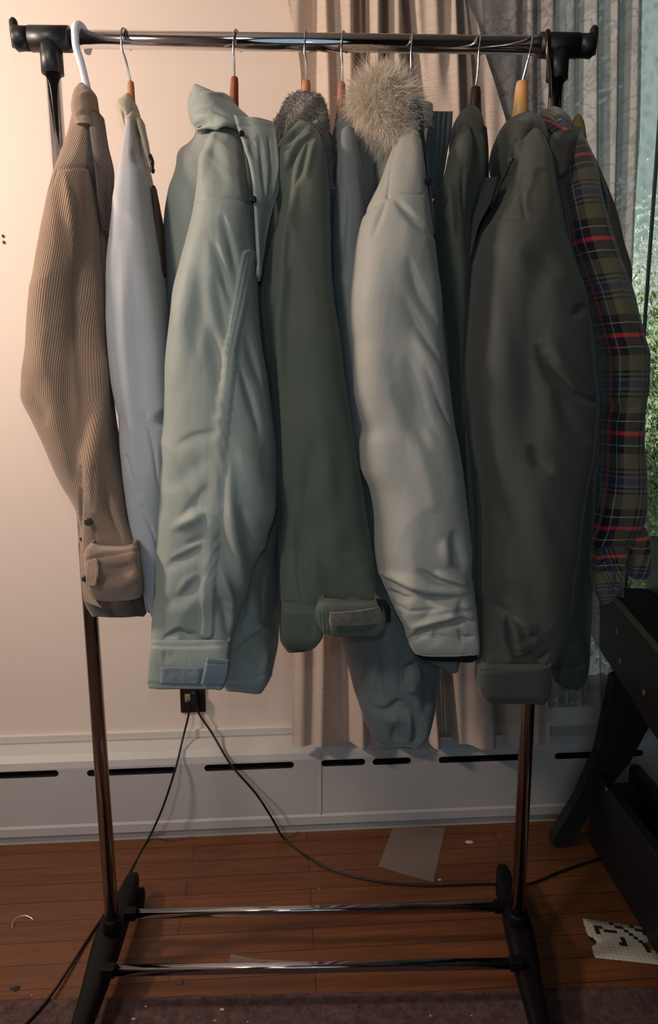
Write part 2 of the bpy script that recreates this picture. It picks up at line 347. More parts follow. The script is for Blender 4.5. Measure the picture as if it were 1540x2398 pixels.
def fleece(name, col, col2):
    m, nt, b = new_mat(name); b.inputs['Roughness'].default_value = 1; b.inputs['Sheen Weight'].default_value = .6; b.inputs['Specular IOR Level'].default_value = .1
    tc = N_(nt, 'ShaderNodeTexCoord'); no = N_(nt, 'ShaderNodeTexNoise', Scale=110.0, Detail=6.0, Roughness=.7); nt.links.new(tc.outputs['Object'], no.inputs['Vector'])
    cr = N_(nt, 'ShaderNodeValToRGB'); cr.color_ramp.elements[0].position = .35; cr.color_ramp.elements[1].position = .68
    cr.color_ramp.elements[0].color = (*srgb(col), 1); cr.color_ramp.elements[1].color = (*srgb(col2), 1); nt.links.new(no.outputs[0], cr.inputs[0]); nt.links.new(cr.outputs[0], b.inputs['Base Color'])
    bp = N_(nt, 'ShaderNodeBump'); bp.inputs['Strength'].default_value = 1; bp.inputs['Distance'].default_value = .004; nt.links.new(no.outputs[0], bp.inputs['Height']); nt.links.new(bp.outputs[0], b.inputs['Normal'])
    return m

M = {}
M['chrome'] = plain('chrome', (.62, .62, .66), .07, 1.0, bump=.02, bscale=60)
M['chrome_dull'] = plain('chrome_dull', (.42, .36, .34), .12, 1.0, bump=.03, bscale=90)
M['wire'] = plain('wire', (.75, .75, .76), .15, 1.0)
M['black_plastic'] = plain('black_plastic', '#17171a', .42, bump=.05, bscale=400)
M['foot_plastic'] = plain('foot_plastic', '#060407', .6, bump=.1, bscale=300, spec=.2)
M['white_plastic'] = plain('white_plastic', '#e9e9f4', .3)
M['brown_plastic'] = plain('brown_plastic', '#1d0f0c', .2)
M['wood_orange'] = plain('wood_orange', '#b5764a', .4, var=.15, vs=30)
M['wood_red'] = plain('wood_red', '#8a4326', .35, var=.15, vs=30)
M['wood_pale'] = plain('wood_pale', '#d9a061', .4, var=.1, vs=30)
M['wood_dark'] = plain('wood_dark', '#3a2420', .35, var=.15, vs=30)
M['cord'] = corduroy('corduroy_tan', '#a98a74', '#806350')
M['cord_dark'] = corduroy('corduroy_dark', '#5b4a3e', '#2a2321')  # darker corduroy for the jacket body and collar fold
M['white_cloth'] = fabric('white_cloth', '#b4b1b3', .55, .1, .05, .02, crinkle=.06)
M['beige_cloth'] = fabric('beige_cloth', '#b3a491', .7, .1, .08, .03, crinkle=.08)
M['sage'] = fabric('sage_nylon', '#8a8f88', .60, .15, .1, .05, .4, crinkle=.42)
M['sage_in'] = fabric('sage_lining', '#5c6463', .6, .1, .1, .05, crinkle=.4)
M['sage_tab'] = fabric('sage_tab', '#74828a', .6, .1, .1, .03, crinkle=.1)
M['green'] = fabric('dark_green_nylon', '#51564c', .72, .15, .1, .06, crinkle=.25)
M['green_fleece'] = fleece('brown_fleece', '#443a34', '#75675c')
M['velcro'] = fleece('velcro', '#4f4a42', '#6b6459')
M['velcro_grey'] = fleece('velcro_grey', '#5f6b75', '#7a868e')
M['slate'] = fabric('slate_nylon', '#666a6b', .6, .15, .1, .06, crinkle=.3)
M['grey'] = fabric('light_grey_nylon', '#94918a', .62, .15, .1, .04, .4, crinkle=.30)
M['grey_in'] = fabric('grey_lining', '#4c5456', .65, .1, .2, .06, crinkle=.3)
M['olive'] = fabric('dark_olive', '#45463e', .7, .1, .1, .06, crinkle=.18)
M['olive8'] = fabric('olive_drab', '#3b3b36', .62, .15, .1, .06, crinkle=.26)
M['olive_in'] = fabric('olive_dark_cloth', '#2b2e2e', .8, .1, .1, .05)  # darker, bluer olive for the drab coat's front panel
M['tan8'] = fabric('tan_cloth', '#6e5f4c', .85, .1, .2, .08)
M['black_cloth'] = fabric('black_cloth', '#0b0b0d', .8, .05, .1, .05)
M['plaid'] = plaid('plaid_flannel', .139, (.68, .50))
M['plaid_b'] = plaid('plaid_flannel_cuff', .110, (.33, .12))
M['fur'] = plain('fur', '#dccdba', .8, var=.25, vs=60, spec=.2)
M['fur_base'] = fleece('fur_base', '#85796e', '#ab9e93')
M['snap'] = plain('snap', '#141c28', .25, .6)
M['button'] = plain('button', '#2c2a22', .35)

# ------------------------------------------------------------------ the room
def wall_mat():
    m, nt, b = new_mat('painted_wall'); b.inputs['Roughness'].default_value = .55; b.inputs['Specular IOR Level'].default_value = .25
    tc = N_(nt, 'ShaderNodeTexCoord'); no = N_(nt, 'ShaderNodeTexNoise', Scale=2.5, Detail=6.0); nt.links.new(tc.outputs['Object'], no.inputs['Vector'])
    mx = N_(nt, 'ShaderNodeMix', data_type='RGBA'); mx.inputs[6].default_value = (*srgb('#ddc9bd'), 1); mx.inputs[7].default_value = (*srgb('#e6d4c8'), 1); nt.links.new(no.outputs[0], mx.inputs[0]); nt.links.new(mx.outputs[2], b.inputs['Base Color'])
    n2 = N_(nt, 'ShaderNodeTexNoise', Scale=140.0, Detail=3.0); nt.links.new(tc.outputs['Object'], n2.inputs['Vector'])
    bp = N_(nt, 'ShaderNodeBump'); bp.inputs['Strength'].default_value = .12; bp.inputs['Distance'].default_value = .001; nt.links.new(n2.outputs[0], bp.inputs['Height']); nt.links.new(bp.outputs[0], b.inputs['Normal'])
    return m
M['wall'] = wall_mat()
M['enamel'] = plain('heater_enamel', '#b9b4b1', .45, var=.06, vs=12, bump=.05, bscale=40)
M['trimpaint'] = plain('trim_paint', '#cfc5bf', .45, var=.05, vs=10)
M['dark_gap'] = plain('dark_gap', '#07080a', .8)
M['ceiling'] = plain('ceiling_paint', '#8f8880', .9); M['panel'] = plain('dark_unseen_wall', '#241c18', .7)  # unseen walls coloured dark so the chrome reflects a dim room and fill drops
def floor_mat():
    m, nt, b = new_mat('hardwood'); b.inputs['Roughness'].default_value = .33
    tc = N_(nt, 'ShaderNodeTexCoord'); br = N_(nt, 'ShaderNodeTexBrick'); mp = N_(nt, 'ShaderNodeMapping'); mp.inputs['Rotation'].default_value = (0, 0, -WA)
    nt.links.new(tc.outputs['Object'], mp.inputs[0]); nt.links.new(mp.outputs[0], br.inputs[0])
    br.inputs['Scale'].default_value = 1; br.inputs['Brick Width'].default_value = .75; br.inputs['Row Height'].default_value = .057; br.inputs['Mortar Size'].default_value = .0009; br.inputs['Mortar Smooth'].default_value = .2
    br.inputs['Color1'].default_value = (*srgb('#70452a'), 1); br.inputs['Color2'].default_value = (*srgb('#653c23'), 1); br.inputs['Mortar'].default_value = (*srgb('#35190e'), 1); br.offset = .37
    m2 = N_(nt, 'ShaderNodeMapping'); m2.inputs['Scale'].default_value = (2.2, 45, 1); nt.links.new(mp.outputs[0], m2.inputs[0])
    no = N_(nt, 'ShaderNodeTexNoise', Scale=2.0, Detail=7.0, Roughness=.6); no.inputs['Distortion'].default_value = .6; nt.links.new(m2.outputs[0], no.inputs['Vector'])
    mx = N_(nt, 'ShaderNodeMix', data_type='RGBA'); mx.blend_type = 'MULTIPLY'; mx.inputs[0].default_value = .75
    cr = N_(nt, 'ShaderNodeValToRGB'); cr.color_ramp.elements[0].position = .25; cr.color_ramp.elements[0].color = (.45, .40, .36, 1); cr.color_ramp.elements[1].position = .7; cr.color_ramp.elements[1].color = (1.15, 1.1, 1.0, 1)
    nt.links.new(no.outputs[0], cr.inputs[0]); nt.links.new(br.outputs[0], mx.inputs[6]); nt.links.new(cr.outputs[0], mx.inputs[7]); nt.links.new(mx.outputs[2], b.inputs['Base Color'])
    bp = N_(nt, 'ShaderNodeBump'); bp.inputs['Strength'].default_value = .3; bp.inputs['Distance'].default_value = .001; bp.invert = True; nt.links.new(br.outputs[1], bp.inputs['Height']); nt.links.new(bp.outputs[0], b.inputs['Normal'])
    n4 = N_(nt, 'ShaderNodeTexNoise', Scale=6.0, Detail=5.0); nt.links.new(tc.outputs['Object'], n4.inputs['Vector'])
    nt.links.new(mth(nt, 'ADD', mth(nt, 'MULTIPLY', n4.outputs[0], .25), .28), b.inputs['Roughness'])
    return m
M['floor'] = floor_mat()
box('floor', (-2.3, -3.2, -.05), (2.3, .8, 0), M['floor'])['kind'] = 'structure'
box('ceiling', (-2.3, -3.2, 2.42), (2.3, .8, 2.47), M['ceiling'])['kind'] = 'structure'
box('wall_left', (-2.3, -3.2, 0), (-2.2, .8, 2.42), M['wall'])['kind'] = 'structure'
box('wall_right', (2.2, -3.2, 0), (2.3, .8, 2.42), M['panel'])['kind'] = 'structure'
box('wall_front', (-2.2, -3.2, 0), (2.2, -3.1, 2.42), M['panel'])['kind'] = 'structure'
# back wall with the window opening
WU0, WZ0 = UZ(1195, 1655, 0); WU1, WZ1 = WU0+1.15, 2.15
bm = bmesh.new()
for lo, hi in (((-2.25, -.12, 0), (WU0, 0, 2.42)), ((WU1, -.12, 0), (2.25, 0, 2.42)), ((WU0, -.12, 0), (WU1, 0, WZ0)), ((WU0, -.12, WZ1), (WU1, 0, 2.42))):
    b2 = box_bm(lo, hi, frame=lambda u, d, z: RW(u, d, z)); me_ = bpy.data.meshes.new('t'); b2.to_mesh(me_); b2.free(); bm.from_mesh(me_); bpy.data.meshes.remove(me_)
from_bm('wall_back', bm, M['wall'])['kind'] = 'structure'
# window
def glass_mat():
    m, nt, b = new_mat('hammered_glass'); b.inputs['Base Color'].default_value = (.86, .96, .93, 1); b.inputs['Transmission Weight'].default_value = 1; b.inputs['Roughness'].default_value = .06; b.inputs['IOR'].default_value = 1.45
    tc = N_(nt, 'ShaderNodeTexCoord'); mp = N_(nt, 'ShaderNodeMapping'); mp.inputs['Scale'].default_value = (1, 1, .75); nt.links.new(tc.outputs['Object'], mp.inputs[0])
    no = N_(nt, 'ShaderNodeTexNoise', Scale=18.0, Detail=2.0); nt.links.new(mp.outputs[0], no.inputs['Vector'])
    mv = N_(nt, 'ShaderNodeMix', data_type='VECTOR'); mv.inputs[0].default_value = .06; nt.links.new(mp.outputs[0], mv.inputs[4]); nt.links.new(no.outputs[1], mv.inputs[5])
    vo = N_(nt, 'ShaderNodeTexVoronoi', Scale=48.0); vo.feature = 'SMOOTH_F1'; vo.inputs['Smoothness'].default_value = .25; nt.links.new(mv.outputs[1], vo.inputs['Vector'])
    cg = N_(nt, 'ShaderNodeValToRGB'); cg.color_ramp.elements[0].position = .15; cg.color_ramp.elements[0].color = (.50, .60, .56, 1); cg.color_ramp.elements[1].position = .62; cg.color_ramp.elements[1].color = (.96, 1, .97, 1); nt.links.new(vo.outputs[0], cg.inputs[0]); nt.links.new(cg.outputs[0], b.inputs['Base Color'])
    bp = N_(nt, 'ShaderNodeBump'); bp.inputs['Strength'].default_value = 1; bp.inputs['Distance'].default_value = .0075; nt.links.new(vo.outputs[0], bp.inputs['Height']); nt.links.new(bp.outputs[0], b.inputs['Normal'])
    return m
M['glass'] = glass_mat()
M['frame'] = plain('window_frame', '#5a625f', .5, var=.1)
win = box('window_1', (WU0+.0, -.09, WZ0), (WU0+.045, -.03, WZ1), M['frame'], frame=RW); win['kind'] = 'structure'
def bmjoin(boxes, frame=None):
    bm = bmesh.new()
    for lo, hi in boxes:
        b2 = box_bm(lo, hi, frame=frame); me_ = bpy.data.meshes.new('t'); b2.to_mesh(me_); b2.free(); bm.from_mesh(me_); bpy.data.meshes.remove(me_)
    return bm
bm = bmjoin([((WU0, -.09, WZ0), (WU0+.04, -.03, WZ1)), ((WU1-.04, -.09, WZ0), (WU1, -.03, WZ1)), ((WU0, -.09, WZ0), (WU1, -.03, WZ0+.04)), ((WU0, -.09, WZ1-.04), (WU1, -.03, WZ1)), ((UZ(1500, 900, -.05)[0]-.003, -.058, WZ0), (UZ(1500, 900, -.05)[0]+.003, -.050, WZ1))], RW)
old = win.data; me = bpy.data.meshes.new('window_1'); bm.to_mesh(me); bm.free(); me.materials.append(M['frame']); win.data = me; bpy.data.meshes.remove(old)
M['clear'] = plain('clear_glass', (.9, .97, .95), .0); M['clear'].node_tree.nodes['Principled BSDF'].inputs['Transmission Weight'].default_value = 1
pane = box('window_pane', (WU0+.035, -.062, WZ0+.035), (WU1-.035, -.058, WZ1-.035), M['glass'], win, frame=RW); pane.data.materials.append(M['clear'])
for p_ in pane.data.polygons: p_.material_index = 1 if p_.normal.y > .5 else 0
t1 = box('trim_1', (WU0-.03, 0, WZ0-.075), (WU1+.03, .014, WZ0+.0), M['trimpaint'], frame=RW, bev=.003); t1['kind'] = 'structure'
# foliage outside the window
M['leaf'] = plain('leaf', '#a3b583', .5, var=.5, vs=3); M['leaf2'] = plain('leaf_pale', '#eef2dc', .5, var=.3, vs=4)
def foliage(name, c, r, n, mat, seed, label):
    q = np.random.RandomState(seed); V = []; F = []
    for _ in range(n):
        d = q.normal(0, 1, 3); d /= np.linalg.norm(d); p = np.array(c)+d*np.array(r)*q.uniform(.5, 1); a = q.normal(0, 1, 3); a /= np.linalg.norm(a); b = np.cross(a, d); b /= np.linalg.norm(b)+1e-9; s = q.uniform(.05, .12); i = len(V)
        V += [p-a*s, p-b*s*.45, p+a*s, p+b*s*.45]; F.append((i, i+1, i+2, i+3))
    return tag(mesh(name, V, F, mat, None, False), label, 'bush')
foliage('bush', (1.5, 1.6, .75), (.9, .4, .75), 2200, M['leaf'], 1, 'green leafy bush seen through the textured window glass')
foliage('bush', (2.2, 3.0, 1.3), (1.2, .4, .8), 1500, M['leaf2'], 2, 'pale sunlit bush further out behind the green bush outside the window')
sun = bpy.data.lights.new('sun', 'SUN'); sun.energy = 4.5; sun.angle = .02; so = bpy.data.objects.new('sun', sun); COL.objects.link(so); so.rotation_euler = (math.radians(-48), math.radians(15), 0) ; so.location = (3, 4, 4)
so.rotation_euler = (Vector((.2, .3, -1))).to_track_quat('-Z', 'Y').to_euler()

# baseboard heater
hz = .155
prof = [(.0, .0), (.0, .205), (.018, .205), (.050, .197), (.062, .185), (.066, .172), (.066, .045), (.069, .040), (.069, .022), (.060, .022), (.060, .0)]
zt = UZ(470, 1737, .03)[1]; sc_ = zt/.205
prof = [(d, z*sc_) for d, z in prof]
bm = bmesh.new(); ra = [bm.verts.new(Vector(RW(-1.9, d, z))) for d, z in prof]; rb = [bm.verts.new(Vector(RW(2.0, d, z))) for d, z in prof]
for i in range(len(prof)): bm.faces.new((ra[i], ra[(i+1) % len(prof)], rb[(i+1) % len(prof)], rb[i]))
bm.faces.new(ra); bm.faces.new(rb[::-1])
heater = from_bm('baseboard_heater', bm, M['enamel']); tag(heater, 'long cream baseboard heater with black slots along the foot of the wall', 'heater')
cut = bmesh.new()
slots = [(-150, 137, 1811), (203, 413, 1803), (478, 688, 1791), (752, 855, 1784), (872, 962, 1781), (1027, 1237, 1772), (1299, 1505, 1763)]
for a, b_, y in slots:
    u0, z0 = UZ(a, y+ (10 if a < 0 else 0), .066); u1, z1 = UZ(b_, y, .066); z0 = z1; r_ = .0085; Vv = []
    pts = [(u0+r_-r_*math.sin(t), z0+r_*math.cos(t)) for t in np.linspace(0, math.pi, 9)]+[(u1-r_+r_*math.sin(t), z0-r_*math.cos(t)) for t in np.linspace(0, math.pi, 9)]
    A = [cut.verts.new(Vector(RW(u, .03, z))) for u, z in pts]; B = [cut.verts.new(Vector(RW(u, .09, z))) for u, z in pts]; k = len(A)
    cut.faces.new(A[::-1]); cut.faces.new(B)
    for i in range(k): cut.faces.new((A[i], A[(i+1) % k], B[(i+1) % k], B[i]))
bmesh.ops.recalc_face_normals(cut, faces=cut.faces)
mc = bpy.data.meshes.new('c'); cut.to_mesh(mc); cut.free(); mc.materials.append(M['dark_gap']); oc = bpy.data.objects.new('c', mc); COL.objects.link(oc)
heater.data.materials.append(M['dark_gap'])
md = heater.modifiers.new('b', 'BOOLEAN'); md.object = oc; md.operation = 'DIFFERENCE'; md.solver = 'EXACT'; md.material_mode = 'TRANSFER'
dg = bpy.context.evaluated_depsgraph_get(); nm = bpy.data.meshes.new_from_object(heater.evaluated_get(dg)); heater.modifiers.clear(); heater.data = nm; bpy.data.objects.remove(oc)
uj = UZ(748, 1760, .066)[0]
box('heater_clip', (uj, .0665, .05), (uj+.004, .068, .19*sc_), M['enamel'], heater, bev=.0005, frame=RW)
box('end_panel', (uj+.002, .045, .197*sc_), (uj+.55, .052, .205*sc_), M['enamel'], heater, bev=.001, frame=RW)
t2 = box('trim_2', (-1.9, .0, zt), (WU0+1.3, .010, zt+.022), M['trimpaint'], frame=RW, bev=.003); t2['kind'] = 'structure'
# small marks and fittings
M['outlet'] = plain('outlet_brown', '#241a14', .3)
def wbox(name, x0, y0, x1, y1, d0, d1, mat, parent=None, bev=.001):
    u0, z1 = UZ(x0, y0, d1); u1, z0 = UZ(x1, y1, d1); return box(name, (u0, d0, z0), (u1, d1, z1), mat, parent, bev, RW)
u0, z0 = UZ(452, 1640, .004); outl = empty('wall_outlet', RW(u0, 0, z0), 'dark brown wall outlet plate with two cords plugged in', 'outlet')
wbox('cover_plate', 419, 1575, 481, 1668, 0, .006, M['outlet'], outl, .002)
wbox('receptacle', 432, 1626, 446, 1644, .006, .009, plain('receptacle_ivory', '#8e8468', .4), outl, .002)
wbox('plug', 446, 1622, 460, 1650, .006, .028, M['black_plastic'], outl, .003)
wbox('socket', 458, 1628, 468, 1646, .006, .010, M['black_plastic'], outl, .002)
for k, (y0, y1) in enumerate(((548, 558), (562, 573))):
    u, z = UZ(7+k*2, (y0+y1)/2, 0)
    bm = bmesh.new(); bmesh.ops.create_cone(bm, cap_ends=True, segments=16, radius1=.0034, radius2=.0026, depth=.004)
    for v in bm.verts: v.co = Vector(RW(u+v.co.x*.8, .001+v.co.z, z+v.co.y*1.2))
    tag(from_bm('wall_anchor', bm, M['outlet']), ('upper' if k == 0 else 'lower')+' of two small dark plugs in the wall at the left edge', 'wall plug')

# cords
def cordpath(pts): return curve_pts(pts, 90)
M['cable'] = plain('black_cable', '#0d0a0b', .45)
c1 = cordpath([PW(440, 1640, .02), PW(442, 1670, .02), PW(430, 1720, .035), PW(412, 1795, .085), PW(385, 1880, .10), PW(362, 1935, .10), PZ(345, 1968, .004), PZ(280, 2085, .004), PZ(205, 2200, .004), PZ(120, 2330, .010), PZ(40, 2420, .010)])
tag(tube('power_cord', c1, .0026, M['cable'], n=8), 'black power cord running from the outlet to the lower left corner', 'cord')
c2 = cordpath([PW(460, 1645, .02), PW(466, 1672, .022), PW(495, 1715, .04), PW(540, 1790, .085), PW(600, 1860, .10), PW(640, 1922, .10), PZ(668, 1968, .004), PZ(735, 2015, .004), PZ(800, 2045, .004), PZ(900, 2066, .004), PZ(1000, 2074, .004), PZ(1140, 2070, .004), PZ(1235, 2070, .004), PZ(1310, 2042, .004), PZ(1410, 2010, .004), PZ(1560, 1985, .004)])
tag(tube('power_cord', c2, .0028, M['cable'], n=8), 'black power cord curving from the outlet across the floor to the right', 'cord')

# ------------------------------------------------------------------ curtains
def curtain(name, L, Rr, folds, d0, mat, label, rows=150, cols=360, amp=1.0, thick=.0012, mn=0.0):
    ys = np.linspace(L[0][0], L[-1][0], rows); xl = interp(ys, [a for a, _ in L], [b for _, b in L]); xr = interp(ys, [a for a, _ in Rr], [b for _, b in Rr]); s = np.linspace(0, 1, cols)
    V = []; UV = []
    for i, y in enumerate(ys):
        x = xl[i]+(xr[i]-xl[i])*s; D = np.zeros(cols)
        for f in folds:
            fx = np.interp(y, [-60, 270, 900, 1750], f[0]); D += f[2]*np.exp(-((x-fx)/f[1])**2)
        D += .0035*np.sin(x/17.+y/400.)+.0025*np.sin(x/7.3+1.3*math.sin(y/330.))
        for j in range(cols):
            p = PW(x[j], y, d0); p = p+NO*max(D[j]*amp, mn-d0); V.append(p)
        UV += [(float((p_-WO) @ EX), float(p_[2])) for p_ in V[-cols:]]
    F = [(i*cols+j, i*cols+j+1, (i+1)*cols+j+1, (i+1)*cols+j) for i in range(rows-1) for j in range(cols-1)]
    o = mesh(name, V, F, mat, None, True, UV); return tag(o, label, 'curtain')
def linen():
    m, nt, b = new_mat('linen'); b.inputs['Roughness'].default_value = .9; b.inputs['Specular IOR Level'].default_value = .1
    uv = N_(nt, 'ShaderNodeUVMap'); mp = N_(nt, 'ShaderNodeMapping'); mp.inputs['Scale'].default_value = (30, 650, 1); nt.links.new(uv.outputs[0], mp.inputs[0])
    no = N_(nt, 'ShaderNodeTexNoise', Scale=1.0, Detail=5.0, Roughness=.7); nt.links.new(mp.outputs[0], no.inputs['Vector'])
    cr = N_(nt, 'ShaderNodeValToRGB'); cr.color_ramp.elements[0].position = .3; cr.color_ramp.elements[0].color = (*srgb('#bda391'), 1); cr.color_ramp.elements[1].position = .55; cr.color_ramp.elements[1].color = (*srgb('#d8c5b7'), 1)
    nt.links.new(no.outputs[0], cr.inputs[0]); nt.links.new(cr.outputs[0], b.inputs['Base Color'])
    bp = N_(nt, 'ShaderNodeBump'); bp.inputs['Strength'].default_value = .3; bp.inputs['Distance'].default_value = .001; nt.links.new(no.outputs[0], bp.inputs['Height']); nt.links.new(bp.outputs[0], b.inputs['Normal'])
    tr = N_(nt, 'ShaderNodeBsdfTranslucent'); tr.inputs[0].default_value = (*srgb('#cda88f'), 1); ms = N_(nt, 'ShaderNodeMixShader'); ms.inputs[0].default_value = .12
    out = nt.nodes['Material Output']; nt.links.new(b.outputs[0], ms.inputs[1]); nt.links.new(tr.outputs[0], ms.inputs[2]); nt.links.new(ms.outputs[0], out.inputs[0])
    return m
M['linen'] = linen()
v_ = lambda a, b, c, d, w, dep: ([a, b, c, d], w, dep)
curtain('curtain', [(-420, 640), (-60, 668), (0, 674), (190, 705), (400, 700), (1000, 688), (1745, 684)], [(-420, 1040), (-60, 1098), (0, 1108), (150, 1145), (300, 1186), (700, 1230), (1200, 1262), (1745, 1290)],
    [v_(738, 742, 760, 797, 14, -.018), v_(782, 790, 800, 815, 12, -.016), v_(836, 842, 850, 905, 9, -.050), v_(856, 862, 880, 1000, 7, -.045), v_(900, 904, 960, 1040, 8, -.042), v_(948, 985, 1010, 1058, 11, -.045), v_(1078, 1092, 1120, 1176, 11, -.045), v_(1100, 1125, 1180, 1240, 8, -.030), v_(1010, 1040, 1100, 1130, 20, .012), v_(820, 818, 830, 850, 14, .014), v_(880, 884, 920, 960, 14, .012), v_(930, 935, 985, 1020, 14, .012), v_(760, 768, 780, 750, 16, .010), v_(1065, 1075, 1110, 1150, 14, .012)],
    .085, M['linen'], 'pinkish beige linen curtain hanging in folds behind the coats', amp=1.35, mn=.014)
def lace_mat():
    m, nt, b = new_mat('lace'); b.inputs['Roughness'].default_value = .9; b.inputs['Specular IOR Level'].default_value = .1
    uv = N_(nt, 'ShaderNodeUVMap'); no = N_(nt, 'ShaderNodeTexNoise', Scale=25.0, Detail=3.0); nt.links.new(uv.outputs[0], no.inputs['Vector'])
    mv = N_(nt, 'ShaderNodeMix', data_type='VECTOR'); mv.inputs[0].default_value = .05; nt.links.new(uv.outputs[0], mv.inputs[4]); nt.links.new(no.outputs[1], mv.inputs[5])
    vo = N_(nt, 'ShaderNodeTexVoronoi', Scale=60.0); vo.feature = 'DISTANCE_TO_EDGE'; nt.links.new(mv.outputs[1], vo.inputs['Vector'])
    v2 = N_(nt, 'ShaderNodeTexVoronoi', Scale=14.0); v2.feature = 'F1'; nt.links.new(mv.outputs[1], v2.inputs['Vector'])
    n2 = N_(nt, 'ShaderNodeTexNoise', Scale=16.0, Detail=6.0, Roughness=.7); nt.links.new(uv.outputs[0], n2.inputs['Vector'])
    cr = N_(nt, 'ShaderNodeValToRGB'); e = cr.color_ramp.elements; e[0].position = .38; e[0].color = (*srgb('#a89e98'), 1); e[1].position = .50; e[1].color = (*srgb('#c4bebc'), 1)
    nt.links.new(n2.outputs[0], cr.inputs[0])
    mpl = N_(nt, 'ShaderNodeMapping'); mpl.inputs['Scale'].default_value = (1.5, .8, 1); nt.links.new(mv.outputs[1], mpl.inputs[0])
    v3 = N_(nt, 'ShaderNodeTexVoronoi', Scale=30.0); v3.feature = 'DISTANCE_TO_EDGE'; nt.links.new(mpl.outputs[0], v3.inputs['Vector'])
    vein = mth(nt, 'MULTIPLY', mth(nt, 'LESS_THAN', v3.outputs[0], .045), mth(nt, 'GREATER_THAN', n2.outputs[0], .44))
    ml = N_(nt, 'ShaderNodeMix', data_type='RGBA'); nt.links.new(mth(nt, 'MULTIPLY', vein, .42), ml.inputs[0]); nt.links.new(cr.outputs[0], ml.inputs[6]); ml.inputs[7].default_value = (*srgb('#5c524c'), 1); nt.links.new(ml.outputs[2], b.inputs['Base Color'])
    tr = N_(nt, 'ShaderNodeBsdfTransparent'); tl = N_(nt, 'ShaderNodeBsdfTranslucent'); tl.inputs[0].default_value = (.55, .55, .55, 1)
    ms = N_(nt, 'ShaderNodeMixShader'); ms.inputs[0].default_value = .18; nt.links.new(b.outputs[0], ms.inputs[1]); nt.links.new(tl.outputs[0], ms.inputs[2])
    hole = mth(nt, 'MULTIPLY', mth(nt, 'GREATER_THAN', vo.outputs[0], .20), mth(nt, 'LESS_THAN', v2.outputs[0], .42)); al = mth(nt, 'ADD', mth(nt, 'MULTIPLY', hole, .18), .16)
    m2 = N_(nt, 'ShaderNodeMixShader'); nt.links.new(al, m2.inputs[0]); nt.links.new(ms.outputs[0], m2.inputs[1]); nt.links.new(tr.outputs[0], m2.inputs[2]); nt.links.new(m2.outputs[0], nt.nodes['Material Output'].inputs[0])
    bp = N_(nt, 'ShaderNodeBump'); bp.inputs['Strength'].default_value = .7; bp.inputs['Distance'].default_value = .002; nt.links.new(vo.outputs[0], bp.inputs['Height']); nt.links.new(bp.outputs[0], b.inputs['Normal'])
    return m
M['lace'] = lace_mat()
curtain('lace_curtain', [(-420, 1100), (-60, 1125), (300, 1150), (1000, 1250), (1655, 1280)], [(-420, 1530), (-60, 1508), (0, 1503), (300, 1497), (520, 1482), (800, 1470), (1655, 1450)],
    [v_(1225, 1225, 1240, 1290, 9, -.02), v_(1262, 1262, 1285, 1320, 8, -.03), v_(1308, 1308, 1320, 1345, 8, -.02), v_(1362, 1362, 1365, 1382, 9, -.03), v_(1415, 1412, 1410, 1420, 10, -.03), v_(1465, 1462, 1440, 1440, 9, -.03), v_(1285, 1285, 1300, 1305, 12, .012), v_(1388, 1388, 1392, 1400, 12, .014), v_(1440, 1438, 1425, 1430, 11, .014), v_(1490, 1484, 1455, 1448, 10, .012)],
    .040, M['lace'], 'white lace curtain with floral pattern over the window at right', rows=110, cols=220, mn=.002)

# ------------------------------------------------------------------ rug and things on the floor
def rug_mat():
    m, nt, b = new_mat('rug'); b.inputs['Roughness'].default_value = 1; b.inputs['Specular IOR Level'].default_value = .1
    tc = N_(nt, 'ShaderNodeTexCoord'); no = N_(nt, 'ShaderNodeTexNoise', Scale=60.0, Detail=8.0, Roughness=.75); nt.links.new(tc.outputs['Object'], no.inputs['Vector'])
    cr = N_(nt, 'ShaderNodeValToRGB'); cr.color_ramp.elements[0].position = .3; cr.color_ramp.elements[0].color = (*srgb('#3a2a2a'), 1); cr.color_ramp.elements[1].position = .7; cr.color_ramp.elements[1].color = (*srgb('#6b5452'), 1)
    nt.links.new(no.outputs[0], cr.inputs[0]); nt.links.new(cr.outputs[0], b.inputs['Base Color'])
    bp = N_(nt, 'ShaderNodeBump'); bp.inputs['Strength'].default_value = .8; bp.inputs['Distance'].default_value = .003; nt.links.new(no.outputs[0], bp.inputs['Height']); nt.links.new(bp.outputs[0], b.inputs['Normal'])
    return m
RA = PZ(0, 2338, .006); RB = PZ(1540, 2308, .006); rex = (RB-RA)/np.linalg.norm(RB-RA); rn = np.array([rex[1], -rex[0], 0])
n = 200; V = []; F = []
for i in range(n+1):
    p = RA + rex*(-.9+2.8*i/n); w = .0015*math.sin(i*.9)+.001*math.sin(i*2.3)
    for dd, zz in ((w, .0), (w+.001, .005), (.006, .007), (1.6, .007), (1.6, .0)): q = p+rn*dd; V.append((q[0], q[1], zz))
for i in range(n):
    for j in range(4): a = i*5+j; F.append((a, a+5, a+6, a+1))
tag(mesh('rug', V, F, rug_mat(), None, False), 'mauve brown flat rug along the bottom of the picture', 'rug')
M['lint'] = plain('lint', '#b9b0a8', .9); M['lint_dark'] = plain('lint_dark', '#2a2226', .9)
def fleck(px, py, s, mat, label, cat='lint', z=.007, name='lint_fleck', group='lint flecks on the rug', n=7):
    p = PZ(px, py, z); bm = bmesh.new(); bmesh.ops.create_icosphere(bm, subdivisions=2, radius=s)
    for v in bm.verts:
        q = 1+.35*math.sin(v.co.x*2e3+px)+.3*math.cos(v.co.y*1.7e3+py); v.co = Vector((p[0]+v.co.x*q*1.3, p[1]+v.co.y*q, z+abs(v.co.z)*.45))
    return tag(from_bm(name, bm, mat), label, cat, group)
